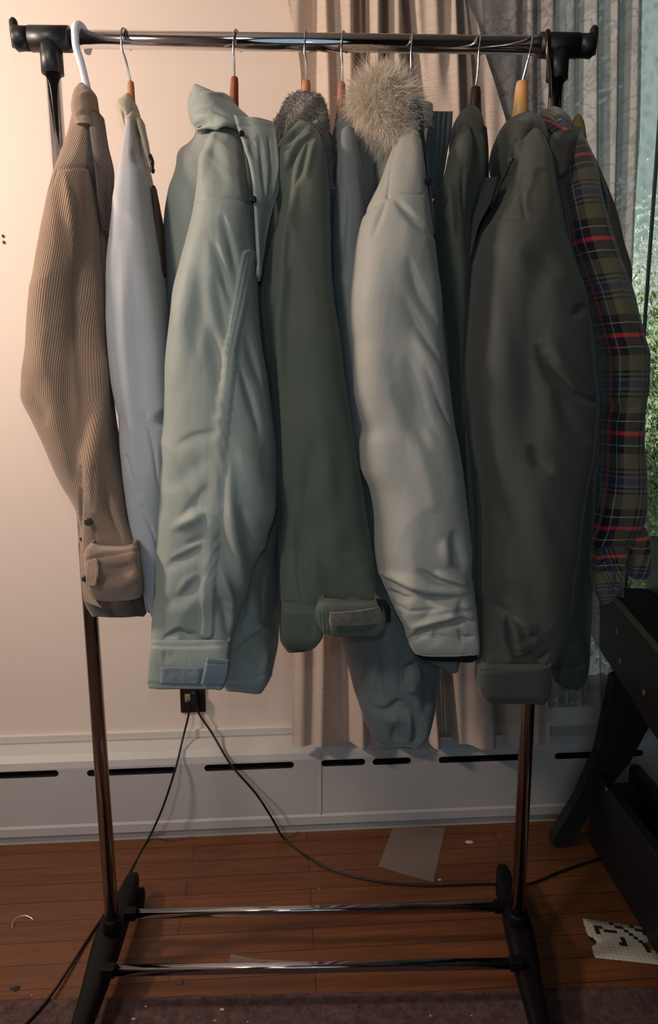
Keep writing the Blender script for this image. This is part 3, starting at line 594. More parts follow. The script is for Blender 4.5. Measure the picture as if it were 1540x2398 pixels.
for px, py, s in ((341, 2357, .0022), (519, 2364, .0026), (312, 2386, .0020), (502, 2389, .0014), (580, 2393, .0013), (1008, 2378, .0016), (1104, 2378, .0012)):
    fleck(px, py, s, M['lint'], 'tiny pale lint fleck on the mauve brown rug')
fleck(840, 2358, .0035, M['lint_dark'], 'dark lint clump on the rug below the front chrome rail', group=None)
fleck(37, 2315, .0055, M['lint_dark'], 'dark dust clump on the floor at the lower left', z=0, group=None)
fleck(74, 2330, .0012, M['lint'], 'pale crumb at the rug edge at lower left', z=.003, group=None)
fleck(425, 2300, .0045, plain('green_scrap', '#2b3d38', .6), 'small dark green scrap on the floor by the front chrome rail', z=0, group=None, name='scrap')
fleck(796, 2038, .0055, plain('dust', '#4a4a46', .9), 'grey dust ball beside the cord on the floor', z=0, group=None, name='dust_ball')
fleck(748, 2082, .0035, plain('dust2', '#6a5a54', .9), 'pale dust ball on the floorboards left of the plastic sheet', z=0, group=None, name='dust_ball')
fleck(1098, 1973, .006, M['lint'], 'crumpled white scrap on the floor near the heater', z=0, group=None, name='paper_scrap')
fleck(1028, 2060, .0030, M['lint'], 'small white crumb at the corner of the plastic sheet', z=0, group=None, name='crumb')
wp = curve_pts([PZ(28, 2175, .004), PZ(30, 2160, .006), PZ(42, 2148, .009), PZ(58, 2144, .009), PZ(72, 2149, .007), PZ(78, 2156, .004)], 24)
tag(tube('bent_wire', wp, .0009, M['wire'], n=8), 'thin bent metal wire lying on the floor at lower left', 'wire')
m, nt, b = new_mat('clear_film'); b.inputs['Base Color'].default_value = (*srgb('#8e8078'), 1); b.inputs['Roughness'].default_value = .35
tr = N_(nt, 'ShaderNodeBsdfTransparent'); ms = N_(nt, 'ShaderNodeMixShader'); ms.inputs[0].default_value = .45; nt.links.new(b.outputs[0], ms.inputs[2]); nt.links.new(tr.outputs[0], ms.inputs[1]); nt.links.new(ms.outputs[0], nt.nodes['Material Output'].inputs[0]); M['film'] = m
def flat(name, pts, z, mat, label, cat, n=14, lift=.002, th=.0005, seed=0):
    C = [PZ(x, y, z) for x, y in pts]; V = []; r = np.random.RandomState(seed); ph = r.uniform(0, 6, 4)
    for k in (0, 1):
        for i in range(n):
            for j in range(n):
                s, t = i/(n-1), j/(n-1); p = C[0]*(1-s)*(1-t)+C[1]*s*(1-t)+C[2]*s*t+C[3]*(1-s)*t
                V.append(p+np.array([0, 0, lift*(1+math.sin(4*s+ph[0])*math.sin(3*t+ph[1]))/2+th*(1-k)]))
    F = []
    for i in range(n-1):
        for j in range(n-1): a = i*n+j; m_ = n*n; F += [(a, a+n, a+n+1, a+1), (m_+a, m_+a+1, m_+a+n+1, m_+a+n)]
    UV = [(i/(n-1), j/(n-1)) for k in (0, 1) for i in range(n) for j in range(n)]
    return tag(mesh(name, V, F, mat, None, True, UV), label, cat)
flat('plastic_sheet', [(920, 1938), (1042, 1940), (1014, 2068), (886, 2030)], .0, M['film'], 'translucent grey plastic sheet on the floor in front of the heater', 'plastic sheet', seed=1)
flat('plastic_scrap', [(540, 2236), (600, 2248), (690, 2252), (532, 2268)], .0, M['film'], 'clear plastic scrap on the floor just behind the front chrome rail', 'plastic scrap', seed=2)
# crossword scrap
def cross_mat():
    m, nt, b = new_mat('newsprint'); b.inputs['Roughness'].default_value = .9
    uv = N_(nt, 'ShaderNodeUVMap'); sp = N_(nt, 'ShaderNodeSeparateXYZ'); nt.links.new(uv.outputs[0], sp.inputs[0])
    gx = mth(nt, 'FRACT', mth(nt, 'MULTIPLY', sp.outputs[0], 15)); gy = mth(nt, 'FRACT', mth(nt, 'MULTIPLY', sp.outputs[1], 13))
    ln = mth(nt, 'MAXIMUM', mth(nt, 'LESS_THAN', gx, .14), mth(nt, 'LESS_THAN', gy, .14)); no = N_(nt, 'ShaderNodeTexNoise', Scale=9.0, Detail=4.0); nt.links.new(uv.outputs[0], no.inputs['Vector'])
    mx = N_(nt, 'ShaderNodeMix', data_type='RGBA'); mx.inputs[6].default_value = (*srgb('#b9b3a2'), 1); mx.inputs[7].default_value = (*srgb('#6f6a62'), 1); nt.links.new(mth(nt, 'MULTIPLY', ln, no.outputs[0]), mx.inputs[0]); nt.links.new(mx.outputs[2], b.inputs['Base Color'])
    return m
Q = [(1362, 2150), (1515, 2172), (1560, 2262), (1392, 2244)]
news = empty('newspaper_scrap', PZ(1440, 2200, 0), 'torn crossword piece of newspaper on the floor at lower right', 'newspaper')
def qp(s, t, z=0.0):
    C = [PZ(x, y, .0) for x, y in Q]; p = C[0]*(1-s)*(1-t)+C[1]*s*(1-t)+C[2]*s*t+C[3]*(1-s)*t; return p+np.array([0, 0, .0012+.0015*math.sin(s*5)*math.sin(t*3)**2+z])
edge = []
for k in range(80):
    f = k/80*4; i = int(f); g = f-i; s, t = [(g, 0), (1, g), (1-g, 1), (0, 1-g)][i]
    if i == 3 and .25 < g < .55: s += .10*math.sin((g-.25)/.3*math.pi)
    if i == 0: t += .012*math.sin(k*2.1)+.01
    edge.append((s+.006*math.sin(k*1.7), t+.006*math.cos(k*2.9)))
ce = (.5, .5); V = [qp(*ce)]; UV = [ce]; F = []
for q in (.33, .66, 1.0):
    for s, t in edge: a = (ce[0]+(s-ce[0])*q, ce[1]+(t-ce[1])*q); V.append(qp(*a)); UV.append(a)
for j in range(80): F.append((0, 1+(j+1) % 80, 1+j))
for r_ in (0, 1):
    for j in range(80): a = 1+r_*80; F.append((a+j, a+(j+1) % 80, a+80+(j+1) % 80, a+80+j))
pap = mesh('paper', V, F, cross_mat(), news, True, UV); sm = pap.modifiers.new('s', 'SOLIDIFY'); sm.thickness = .0004
M['ink'] = plain('ink', '#161418', .8)
V = []; F = []
cells = [(2, 2), (3, 2), (2, 3), (2, 4), (4, 3), (5, 3), (6, 2.9), (6, 0), (7, 1), (8, 1), (8.8, 2), (9.6, 3), (10.4, 4), (11.2, 5), (10.5, 0), (11.5, 1), (12.5, 1), (13, 2), (7.2, 5), (7.2, 6), (6.4, 7), (7.2, 7), (11.7, 6), (11.9, 7), (12, 8), (13.6, 4), (14, 4), (0, 6.3), (.3, 7)]
for cx_, cy2 in cells:
    s0, t0 = (cx_+.1)/15, (cy2+.3)/13; i = len(V)
    for a, b_ in ((0, 0), (1/15, 0), (1/15, 1/13), (0, 1/13)): V.append(qp(min(s0+a, .985), t0+b_, .0007))
    F.append((i, i+1, i+2, i+3))
mesh('crossword_squares', V, F, M['ink'], news, False)

# ------------------------------------------------------------------ the rack
rack = empty('garment_rack', (0, 0, 0), 'chrome garment rack with black plastic joints and feet holding all the coats', 'clothes rack')
BL, BR = P(100, 91, 0), P(1325, 107, 0); bx = (BR-BL)/np.linalg.norm(BR-BL)
tube('rail', [BL, BR], .0125, M['chrome'], rack, 40)
def at_bar(px): # point on the bar axis below image column px
    lo, hi = BL, BR
    for _ in range(40):
        mid = (lo+hi)/2; x, _y = scr(mid)
        if x < px: lo = mid
        else: hi = mid
    return lo
def joint(px, side):
    c = at_bar(px); g = bmesh.new()
    V1, F1 = tube_geo([c-bx*.030*1, c-bx*.0295, c+bx*.0295, c+bx*.030], [.0155, .0175, .0175, .0155], 32)
    top = c; dn = -np.array([0, 0, 1.]); foot = P(262, 2165, 0) if side < 0 else P(1212, 2150, 0); dn = foot-c; dn /= np.linalg.norm(dn)
    V2, F2 = tube_geo([c, c+dn*.048, c+dn*.049], [.0165, .0165, .0145], 32)
    e = c+bx*side*.030
    V3, F3 = tube_geo([e, e+bx*side*.012, e+bx*side*.020, e+bx*side*.024], [.0165, .0165, .0175, .014], 32)
    # raised end lip
    V4, F4 = tube_geo([e+bx*side*.022+np.array([0, 0, -.012]), e+bx*side*.023+np.array([0, 0, .012]), e+bx*side*.024+np.array([0, 0, .024]), e+bx*side*.024+np.array([0, 0, .028])], [.006, .007, .006, .003], 16)
    V = []; F = []
    for v, f in ((V1, F1), (V2, F2), (V3, F3), (V4, F4)):
        o = len(V); V += list(v); F += [tuple(i+o for i in q) for q in f]
    mesh('corner_joint', V, F, M['black_plastic'], rack); return c, dn
cl, dl = joint(118, -1); crr, dr = joint(1307, 1)
FLp, FRp = P(262, 2150, 0), P(1212, 2140, 0)
for c, f_ in ((cl, FLp), (crr, FRp)):
    d = f_-c; L = np.linalg.norm(d); d /= L
    tube('upright', [c+d*.04, c+d*(L*.52)], .0118, M['chrome'], rack, 32)
    tube('lower_upright', [c+d*(L*.515), c+d*(L*.52), f_], [.0118, .0125, .0125], M['chrome_dull'], rack, 32)
def foot(cx_, f_, px_front, px_back):
    z0 = .05; B = PZ(*px_back, .06); A = PZ(*px_front, .06); A = B+(A-B)*1.25 if False else A
    # curved foot: rises over the castors, arched in the middle
    n = 40; rings = []; axis = A-B; axis[2] = 0
    for i in range(n):
        t = i/(n-1); c = B+axis*t; zc = .062+.016*math.exp(-((t-.45)/.22)**2); w = .019+.003*math.exp(-((t-.45)/.2)**2)-.004*math.cos(2*math.pi*t); h = .018+.006*math.exp(-((t-.45)/.25)**2)
        e = min(t, 1-t)*n; q = 1 if e > 3 else [.35, .75, .92, 1][int(e)]
        w *= q; h *= q; s_ = np.array([1, 0, 0.]); th = np.arange(24)*2*math.pi/24; c_, si = np.cos(th), np.sin(th)
        cxs = np.sign(c_)*abs(c_)**.6*w; szs = np.sign(si)*abs(si)**.6*h
        rings.append(np.array([c[0], c[1], zc])+cxs[:, None]*s_+szs[:, None]*np.array([0, 0, 1.]))
    V, F = rings_mesh(rings); ft = mesh('foot', V, F, M['foot_plastic'], rack)
    for t in (.07, .93):
        c = B+axis*t; c = np.array([c[0]+.006, c[1], .024])
        for sx in (-.009, .009):
            V, F = tube_geo([c+np.array([sx-.007, 0, 0]), c+np.array([sx-.005, 0, 0]), c+np.array([sx+.005, 0, 0]), c+np.array([sx+.007, 0, 0])], [.021, .024, .024, .021], 24); mesh('caster_wheel', V, F, M['foot_plastic'], ft)
        V, F = tube_geo([c+np.array([0, 0, 0]), c+np.array([0, 0, .035])], .006, 12); mesh('caster_stem', V, F, M['black_plastic'], ft)
    mesh('pole_socket', *tube_geo([f_+np.array([0, 0, -.045]), f_+np.array([0, 0, -.002]), f_+np.array([0, 0, .003])], [.017, .0165, .0145], 24), M['foot_plastic'], rack)
foot(0, FLp, (165, 2480), (316, 2050)); foot(0, FRp, (1282, 2480), (1172, 2030))
th_ = np.arange(32)*2*math.pi/32
M['chrome_rail'] = plain('chrome_rail', (.50, .49, .52), .10, 1.0)
for (x0, y0, x1, y1, Y) in ((305, 2140, 1170, 2123, .055), (254, 2273, 1208, 2256, -.085)):
    A, B = P(x0, y0, Y), P(x1, y1, Y); d = (B-A)
    fr = lambda u, v, w, A=A, d=d: A+d*u+np.array([0, v, 0])+np.array([0, 0, w])
    V, F = rings_mesh([A+d*u+np.array([0, 1., 0])*(np.sign(np.cos(th_))*np.abs(np.cos(th_))**.55*.0078)[:, None]+np.array([0, 0, 1.])*(np.sign(np.sin(th_))*np.abs(np.sin(th_))**.55*.0078)[:, None] for u in (0, 1)])
    mesh('bottom_rail', V, F, M['chrome_rail'], rack)
    for E_, sg in ((A, 1), (B, -1)):
        bmx = box_bm((-.012, -.0095, -.0095), (.012, .0095, .0095), .002); 
        for v in bmx.verts: v.co += Vector(E_)
        from_bm('rail_bracket', bmx, M['foot_plastic'], rack)

# ------------------------------------------------------------------ hangers
def hanger(px_bar, px_neck, py_top, py_bot, mat, label, style='wood', wneck=.0075, reach=.85, hook_mat=None, r_=.0016):
    c = at_bar(px_bar); h = empty('coat_hanger', c, label, 'hanger', 'coat hangers on the chrome rail')
    top = P(px_neck, py_top, 0); bot = P(px_neck+(px_neck-px_bar)*.25, py_bot+22, 0); rb = .0125+r_; path = []
    tw = np.array([.12, 0, 0])
    for a in np.linspace(math.radians(-35), math.radians(180), 22):          # over the bar from the back to the near side
        path.append(c+np.array([-.003+.004*math.cos(a), rb*math.cos(a)*1.02, rb*math.sin(a)*1.02]))
    path = path[:]; e = path[-1]
    path += curve_pts([e, e+np.array([(top[0]-c[0])*.2, .001, -.018]), top*.55+e*.45+np.array([0, -.004, 0]), top], 18)[1:]
    hm = hook_mat or M['wire']; tube('hook', path, r_, hm, h, 12)
    if style == 'wood':
        L = top-bot; tube('neck', [top+np.array([0, 0, .001]), top, top-L*.12, top-L*.5, bot], [wneck*.6, wneck*.85, wneck, wneck*1.15, wneck*1.5], mat, h, 20)
    else:
        tube('neck', [top, bot], r_*1.05, mat, h, 16)
    pts = curve_pts([bot+np.array([0, sg*t*reach, -dz]) for sg, t, dz in ((-1, .125, .150), (-1, .09, .085), (-1, .045, .035), (1, 0, .010), (1, .045, .035), (1, .09, .085), (1, .125, .150))], 30)
    tube('shoulder_arm', pts, .0065 if style == 'wood' else .004, mat, h, 12)
    return h
hanger(196, 204, 205, 225, M['white_plastic'], 'white plastic hanger under the tan corduroy jacket', 'plastic', hook_mat=M['white_plastic'], r_=.0055, reach=.25)
hanger(300, 306, 192, 245, M['wood_orange'], 'orange brown wooden hanger under the white jacket', wneck=.0052, reach=.3)
hanger(561, 549, 182, 265, M['wood_red'], 'red brown wooden hanger rising behind the sage parka collar', wneck=.0062)
hanger(725, 717, 190, 260, M['wood_orange'], 'orange brown wooden hanger above the brown fleece collar', wneck=.0066)
hanger(811, 800, 195, 270, plain('wood_rose', '#9a5d4c', .4, var=.1), 'rosy brown wooden hanger beside the left edge of the fur ruff', wneck=.006)
hanger(973, 958, 210, 270, M['wood_orange'], 'metal hooked hanger rising from behind the pale fur ruff')
hanger(1130, 1113, 206, 270, M['wood_dark'], 'dark brown wooden hanger with a long chrome hook', wneck=.0085)
hanger(1250, 1222, 192, 285, M['wood_pale'], 'pale yellow wooden hanger above the dark olive drab coat', wneck=.0100)
hanger(1284, 1291, 240, 268, M['brown_plastic'], 'glossy dark brown plastic hanger next to the right joint', 'plastic', hook_mat=M['brown_plastic'], r_=.0042)

# ------------------------------------------------------------------ garments
def garment(name, px, label, cat): return empty(name, at_bar(px)*np.array([1, 1, 0])+np.array([0, 0, .6]), label, cat, 'coats and jackets on the rack')
GL = []
# 1 tan corduroy jacket
g = garment('corduroy_jacket', 196, 'tan corduroy jacket with folded cuff hanging leftmost on the rack', 'jacket')
loft('sleeve', [(262, 168, 236, -.05, .06), (300, 158, 240, -.08, .08), (350, 142, 242, -.12, .10), (400, 126, 238, -.165, .12), (460, 108, 240, -.19, .13), (560, 90, 244, -.205, .13), (680, 78, 248, -.21, .13), (800, 64, 252, -.215, .13), (880, 50, 260, -.22, .13), (925, 50, 266, -.22, .13), (985, 72, 274, -.22, .12), (1060, 106, 284, -.22, .12), (1130, 140, 294, -.215, .11), (1210, 184, 304, -.21, .10), (1280, 196, 322, -.205, .095), (1300, 200, 326, -.20, .09)],
    M['cord'], g, skew=-.10, seed=2, wr=.0012, folds=[
    ([(135, 420), (150, 560), (165, 760), (160, 950), (185, 1150)], 20, -.009), ([(170, 415), (185, 560), (200, 760), (200, 950), (190, 1090)], 22, -.016), ([(150, 400), (168, 500), (182, 640)], 9, .006),
    ([(220, 560), (228, 760), (225, 960), (215, 1100), (230, 1250)], 22, .012), ([(100, 560), (95, 760), (90, 900)], 30, .006), ([(190, 400), (205, 460), (215, 560)], 9, -.006), ([(240, 1130), (268, 1210), (290, 1280)], 12, -.010, 'a'), ([(120, 440), (135, 400), (180, 392), (240, 396)], 3, -.0022, 's'),
    ([(60, 905), (100, 960), (110, 1000)], 14, -.004), ([(192, 1090), (192, 1290)], 3, -.003, 's'), ([(218, 1092), (222, 1290)], 2.5, -.0015, 's')], cols=150, row=3.5)
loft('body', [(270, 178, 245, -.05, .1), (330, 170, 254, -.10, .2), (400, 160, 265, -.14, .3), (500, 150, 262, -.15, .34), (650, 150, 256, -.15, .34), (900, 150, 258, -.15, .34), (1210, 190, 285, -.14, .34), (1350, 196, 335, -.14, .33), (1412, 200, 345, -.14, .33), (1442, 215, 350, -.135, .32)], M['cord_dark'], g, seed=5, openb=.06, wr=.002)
sheet('back_panel', [(186, 1195, -.155, 205, 1195, -.165), (187, 1300, -.155, 210, 1300, -.17), (196, 1400, -.155, 230, 1412, -.165), (198, 1408, -.155, 240, 1424, -.165)], M['cord'], g)
loft('collar', [(199, 186, 212, -.03, .04), (206, 176, 226, -.04, .055), (225, 170, 231, -.055, .07), (250, 166, 236, -.065, .08), (275, 170, 238, -.08, .08), (292, 178, 238, -.085, .08)], M['cord'], g, skew=.6, seed=4, folds=[([(175, 272), (200, 262), (232, 285)], 5, -.004), ([(180, 225), (205, 218), (228, 235)], 4, .003)])
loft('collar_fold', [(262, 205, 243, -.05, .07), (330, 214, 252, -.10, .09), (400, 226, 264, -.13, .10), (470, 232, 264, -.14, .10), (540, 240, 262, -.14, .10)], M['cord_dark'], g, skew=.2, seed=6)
cf = loft('cuff', [(1276, 214, 324, -.225, .10), (1290, 202, 328, -.232, .11), (1330, 200, 333, -.235, .115), (1375, 205, 338, -.230, .115), (1400, 215, 339, -.222, .105)], M['cord'], g, skew=2.5, opent=True, sup=3.8, openb=.1, seed=8, folds=[([(205, 1312), (250, 1300), (325, 1288)], 3, -.003, 's'), ([(215, 1370), (270, 1335), (330, 1316)], 13, -.007, 'a'), ([(250, 1385), (300, 1362), (336, 1340)], 12, .004)])
sheet('cuff_tab', [(206, 1312, -.236, 228, 1306, -.240), (203, 1345, -.237, 232, 1338, -.242), (202, 1370, -.235, 225, 1374, -.24)], M['cord'], cf, thick=.004)
sheet('sleeve_placket', [(190, 1088, -.212, 212, 1095, -.222), (188, 1120, -.212, 212, 1125, -.222), (194, 1140, -.211, 209, 1140, -.221)], M['cord'], g, thick=.003)
def disc(name, px, py, Y, r, mat, parent, d=.003):
    c = P(px, py, Y); return mesh(name, *tube_geo([c+np.array([0, .002, 0]), c, c+np.array([0, -d*.8, 0]), c+np.array([0, -d, 0])], [r, r, r, r*.75], 20), mat, parent)
disc('button', 207, 1222, -.218, .0052, M['button'], g)
disc('button', 193, 1262, -.163, .0035, M['button'], g); disc('button', 199, 1355, -.163, .0045, M['button'], g)
# 2 white jacket
g = garment('white_jacket', 300, 'smooth white jacket with beige collar, second from the left', 'jacket')
loft('sleeve', [(278, 297, 318, -.09, .05), (310, 291, 328, -.115, .07), (345, 285, 338, -.14, .09), (390, 277, 357, -.165, .10), (480, 262, 369, -.185, .11), (620, 250, 386, -.195, .12), (760, 249, 402, -.20, .12), (880, 256, 410, -.20, .12), (960, 270, 412, -.20, .11), (985, 276, 414, -.20, .11), (1020, 276, 414, -.20, .11), (1100, 284, 410, -.20, .11), (1200, 298, 404, -.195, .10), (1300, 318, 396, -.19, .09), (1380, 338, 386, -.185, .08), (1442, 352, 384, -.18, .07)],
    M['white_cloth'], g, sup=3.2, seed=11, wr=.0006, folds=[([(344, 950), (340, 985), (352, 1010), (362, 1060), (372, 1150)], 4, -.004, 'a'), ([(296, 1070), (330, 1170), (372, 1290)], 3, -.0025, 's'), ([(290, 560), (292, 800), (305, 960), (320, 1100)], 16, .005), ([(310, 345), (320, 372), (335, 395)], 7, -.005, 'a'), ([(375, 960), (395, 1000)], 18, -.008), ([(300, 1020), (330, 1150), (340, 1300)], 20, .004)], openb=.1)
loft('body', [(300, 300, 335, -.08, .12), (380, 290, 356, -.12, .26), (460, 285, 372, -.13, .3), (560, 280, 383, -.13, .3), (700, 275, 400, -.13, .3), (950, 278, 408, -.12, .3), (1200, 305, 400, -.12, .3), (1430, 345, 380, -.12, .28)], M['white_cloth'], g, seed=12)
loft('collar', [(221, 296, 314, -.025, .05), (228, 284, 322, -.04, .06), (240, 270, 328, -.055, .08), (262, 275, 334, -.075, .09), (290, 283, 339, -.095, .09), (312, 288, 340, -.10, .085), (330, 291, 338, -.098, .07)], M['beige_cloth'], g, seed=13, sup=2.6, openb=.08, folds=[([(272, 245), (290, 262), (292, 330)], 3, -.002), ([(318, 250), (325, 300)], 10, -.005)])
loft('lapel', [(280, 318, 338, -.08, .04), (320, 330, 345, -.10, .05), (360, 341, 351, -.11, .05), (392, 350, 357, -.12, .04)], M['beige_cloth'], g, seed=14)
loft('zipper', [(366, 350, 356, -.115, .012), (378, 352, 360, -.115, .012), (386, 352, 358, -.115, .012), (396, 354, 361, -.115, .012)], M['brown_plastic'], g, cols=24, wr=0)
loft('front_edge', [(440, 358, 362, -.13, .03), (480, 360, 373, -.13, .03), (520, 362, 381, -.13, .03), (570, 366, 384, -.13, .03), (640, 374, 388, -.13, .03)], plain('jacket_trim', '#5a4331', .7), g, cols=40)
# 3 sage parka
g = garment('sage_parka', 561, 'sage grey parka with wide open stand collar and hook tape cuff', 'parka')
S3 = [(296, 500, 538, -.07, .06), (320, 488, 556, -.10, .08), (360, 474, 572, -.14, .10), (410, 464, 582, -.18, .12), (470, 455, 590, -.205, .13), (560, 434, 597, -.22, .14), (660, 413, 603, -.23, .145), (800, 399, 614, -.235, .15), (950, 388, 632, -.24, .15), (1100, 381, 645, -.24, .15), (1200, 374, 645, -.24, .15), (1300, 367, 615, -.235, .14), (1385, 361, 588, -.235, .13), (1440, 358, 571, -.23, .12), (1500, 354, 548, -.228, .11), (1545, 352, 538, -.225, .105)]
f3 = [([(582, 600), (560, 720), (540, 820), (520, 1000), (502, 1200), (488, 1350), (484, 1480)], 13, .0035, 'b'), ([(572, 600), (550, 720), (530, 820), (510, 1000), (492, 1200), (478, 1350)], 2.6, -.0016, 's'), ([(590, 610), (570, 730), (550, 830), (530, 1000), (512, 1200), (497, 1350)], 2.6, -.0016, 's'), ([(581, 600), (560, 720), (540, 820), (520, 1000), (502, 1200)], 2.2, -.0010, 's'),
    ([(500, 560), (530, 660), (550, 720)], 12, -.007, 'a'), ([(520, 500), (550, 600), (560, 660)], 10, -.006, 'a'), ([(500, 640), (525, 740), (535, 800)], 13, -.006, 'a'), ([(490, 760), (515, 860), (520, 930)], 14, -.005), ([(405, 1045), (450, 1022), (510, 1008)], 14, -.0022, 'a'), ([(385, 1150), (440, 1105), (495, 1070)], 22, -.003), ([(420, 1215), (460, 1170), (490, 1130)], 16, -.003, 'a'), ([(388, 1335), (430, 1292), (480, 1250)], 18, -.005, 'a'), ([(400, 1310), (440, 1285), (475, 1270)], 8, .006), ([(380, 1425), (440, 1385), (485, 1330)], 20, -.006), ([(410, 1395), (440, 1360), (470, 1340)], 9, .004), ([(380, 1495), (420, 1475), (440, 1490), (455, 1460)], 9, -.009, 'a'), ([(400, 1240), (450, 1215), (490, 1195)], 12, .006),
    ([(535, 1050), (538, 1200), (560, 1330), (582, 1420)], 14, .011), ([(562, 1180), (590, 1300), (596, 1370)], 14, -.007), ([(500, 1370), (530, 1440), (535, 1500)], 14, -.007), ([(515, 1330), (540, 1400), (545, 1480)], 9, .006), ([(560, 850), (590, 930), (610, 1020)], 10, -.006, 'a'), ([(575, 780), (600, 860), (612, 910)], 8, -.005, 'a'), ([(545, 1020), (590, 1120), (640, 1230)], 26, .007), ([(600, 980), (625, 1080), (640, 1180)], 18, -.005), ([(462, 470), (500, 462), (560, 470), (590, 480)], 3, -.0018, 's'), ([(445, 620), (420, 760), (410, 920)], 24, .006), ([(470, 560), (465, 700), (455, 850)], 22, -.004), ([(560, 340), (575, 420), (590, 520)], 9, -.005), ([(505, 310), (480, 380), (470, 440)], 8, .004)]
loft('sleeve', S3, M['sage'], g, folds=f3, seed=21, wr=.0016, cols=190, row=3.2, wrf=(26., 9.))
loft('body', [(262, 460, 560, -.03, .06), (300, 455, 580, -.06, .14), (350, 425, 600, -.10, .26), (400, 404, 612, -.13, .32), (440, 393, 618, -.145, .34), (480, 386, 620, -.15, .35), (560, 385, 616, -.15, .36), (640, 388, 612, -.15, .36), (720, 390, 612, -.15, .36), (900, 385, 630, -.15, .36), (1100, 390, 650, -.155, .36), (1220, 400, 656, -.16, .36), (1350, 400, 654, -.165, .36), (1480, 420, 650, -.17, .36), (1560, 500, 648, -.17, .34), (1590, 515, 643, -.17, .33), (1612, 528, 625, -.168, .31)],
    M['sage'], g, seed=22, wr=.0022, cols=150, openb=.05, folds=[([(627, 1315), (618, 1380), (606, 1460)], 4, -.005, 'a'), ([(585, 1380), (580, 1440), (560, 1480)], 8, -.006), ([(535, 1592), (580, 1592), (645, 1570)], 2.5, -.0018, 's'), ([(535, 1600), (580, 1600), (643, 1578)], 2.5, .0012, 's'), ([(540, 1530), (565, 1500), (600, 1465), (650, 1500)], 6, .006), ([(570, 1540), (620, 1535)], 18, -.005), ([(400, 380), (430, 330)], 12, .004)])
loft('cuff', [(1500, 356, 545, -.232, .115), (1520, 351, 541, -.236, .12), (1560, 347, 537, -.238, .12), (1596, 345, 532, -.238, .12), (1610, 348, 527, -.236, .118)], M['sage'], g, seed=23, opent=True, sup=3.8, openb=.08, wr=.0006, folds=[([(350, 1600), (430, 1606), (530, 1602)], 3, -.0016, 's'), ([(352, 1512), (440, 1515), (545, 1508)], 3, -.002, 's')]+[([(x, 1520), (x+3, 1556)], 3.5, -.0025) for x in (385, 400, 418, 435, 452)])
sheet('hook_tape', [(378, 1562, -.240, 474, 1564, -.243), (376, 1580, -.240, 470, 1582, -.243), (375, 1599, -.239, 466, 1601, -.242)], M['velcro_grey'], g, thick=.003)
sheet('cuff_tab', [(484, 1540, -.246, 537, 1545, -.236), (478, 1570, -.247, 534, 1572, -.236), (470, 1602, -.245, 528, 1602, -.234)], M['sage_tab'], g, thick=.005, folds=[([(482, 1552), (535, 1556)], 2.5, -.001, 's')])
sheet('collar', [(455, 222, -.02, 470, 217, .0), (446, 245, -.06, 520, 232, -.02), (446, 258, -.075, 560, 262, -.04), (452, 285, -.08, 600, 300, -.06), (462, 308, -.08, 575, 312, -.085)], M['sage'], g, bulge=.03, thick=.008, nu=60, folds=[([(452, 262), (500, 262), (550, 285), (575, 310)], 4, -.004), ([(465, 225), (520, 232), (575, 262)], 4, .004), ([(455, 300), (500, 290), (530, 300)], 10, -.008)])
loft('collar_roll', [(216, 458, 478, -.03, .04), (228, 449, 500, -.05, .06), (245, 446, 535, -.07, .07), (262, 447, 560, -.08, .07), (280, 453, 520, -.085, .06), (300, 462, 490, -.09, .05)], M['sage'], g, seed=25, wr=.002, folds=[([(455, 250), (490, 246), (540, 270)], 5, -.006), ([(470, 222), (520, 240), (560, 270)], 5, .004)])
sheet('front_placket', [(548, 268, -.125, 636, 288, -.10), (556, 296, -.135, 646, 302, -.11), (568, 336, -.150, 651, 345, -.125), (582, 385, -.165, 655, 400, -.135), (590, 430, -.18, 654, 440, -.145), (594, 480, -.19, 641, 485, -.155), (600, 560, -.19, 620, 570, -.165), (604, 650, -.19, 606, 660, -.18)], M['sage'], g, thick=.006, wave=(.002, 1.2), seed=26, wr=.0012, folds=[([(606, 320), (614, 400), (618, 470)], 5, -.007, 'a'), ([(640, 300), (645, 400), (634, 470)], 4, .004), ([(585, 330), (597, 380)], 7, -.005), ([(560, 296), (600, 300), (640, 304)], 3, -.002, 's'), ([(625, 330), (630, 400), (625, 470)], 3, -.003, 's')])
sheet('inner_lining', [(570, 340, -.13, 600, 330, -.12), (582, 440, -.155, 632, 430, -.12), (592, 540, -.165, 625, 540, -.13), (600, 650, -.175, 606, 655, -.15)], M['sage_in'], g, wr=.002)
disc('snap', 566, 313, -.148, .0036, M['snap'], g); disc('snap', 593, 467, -.195, .0042, M['snap'], g)
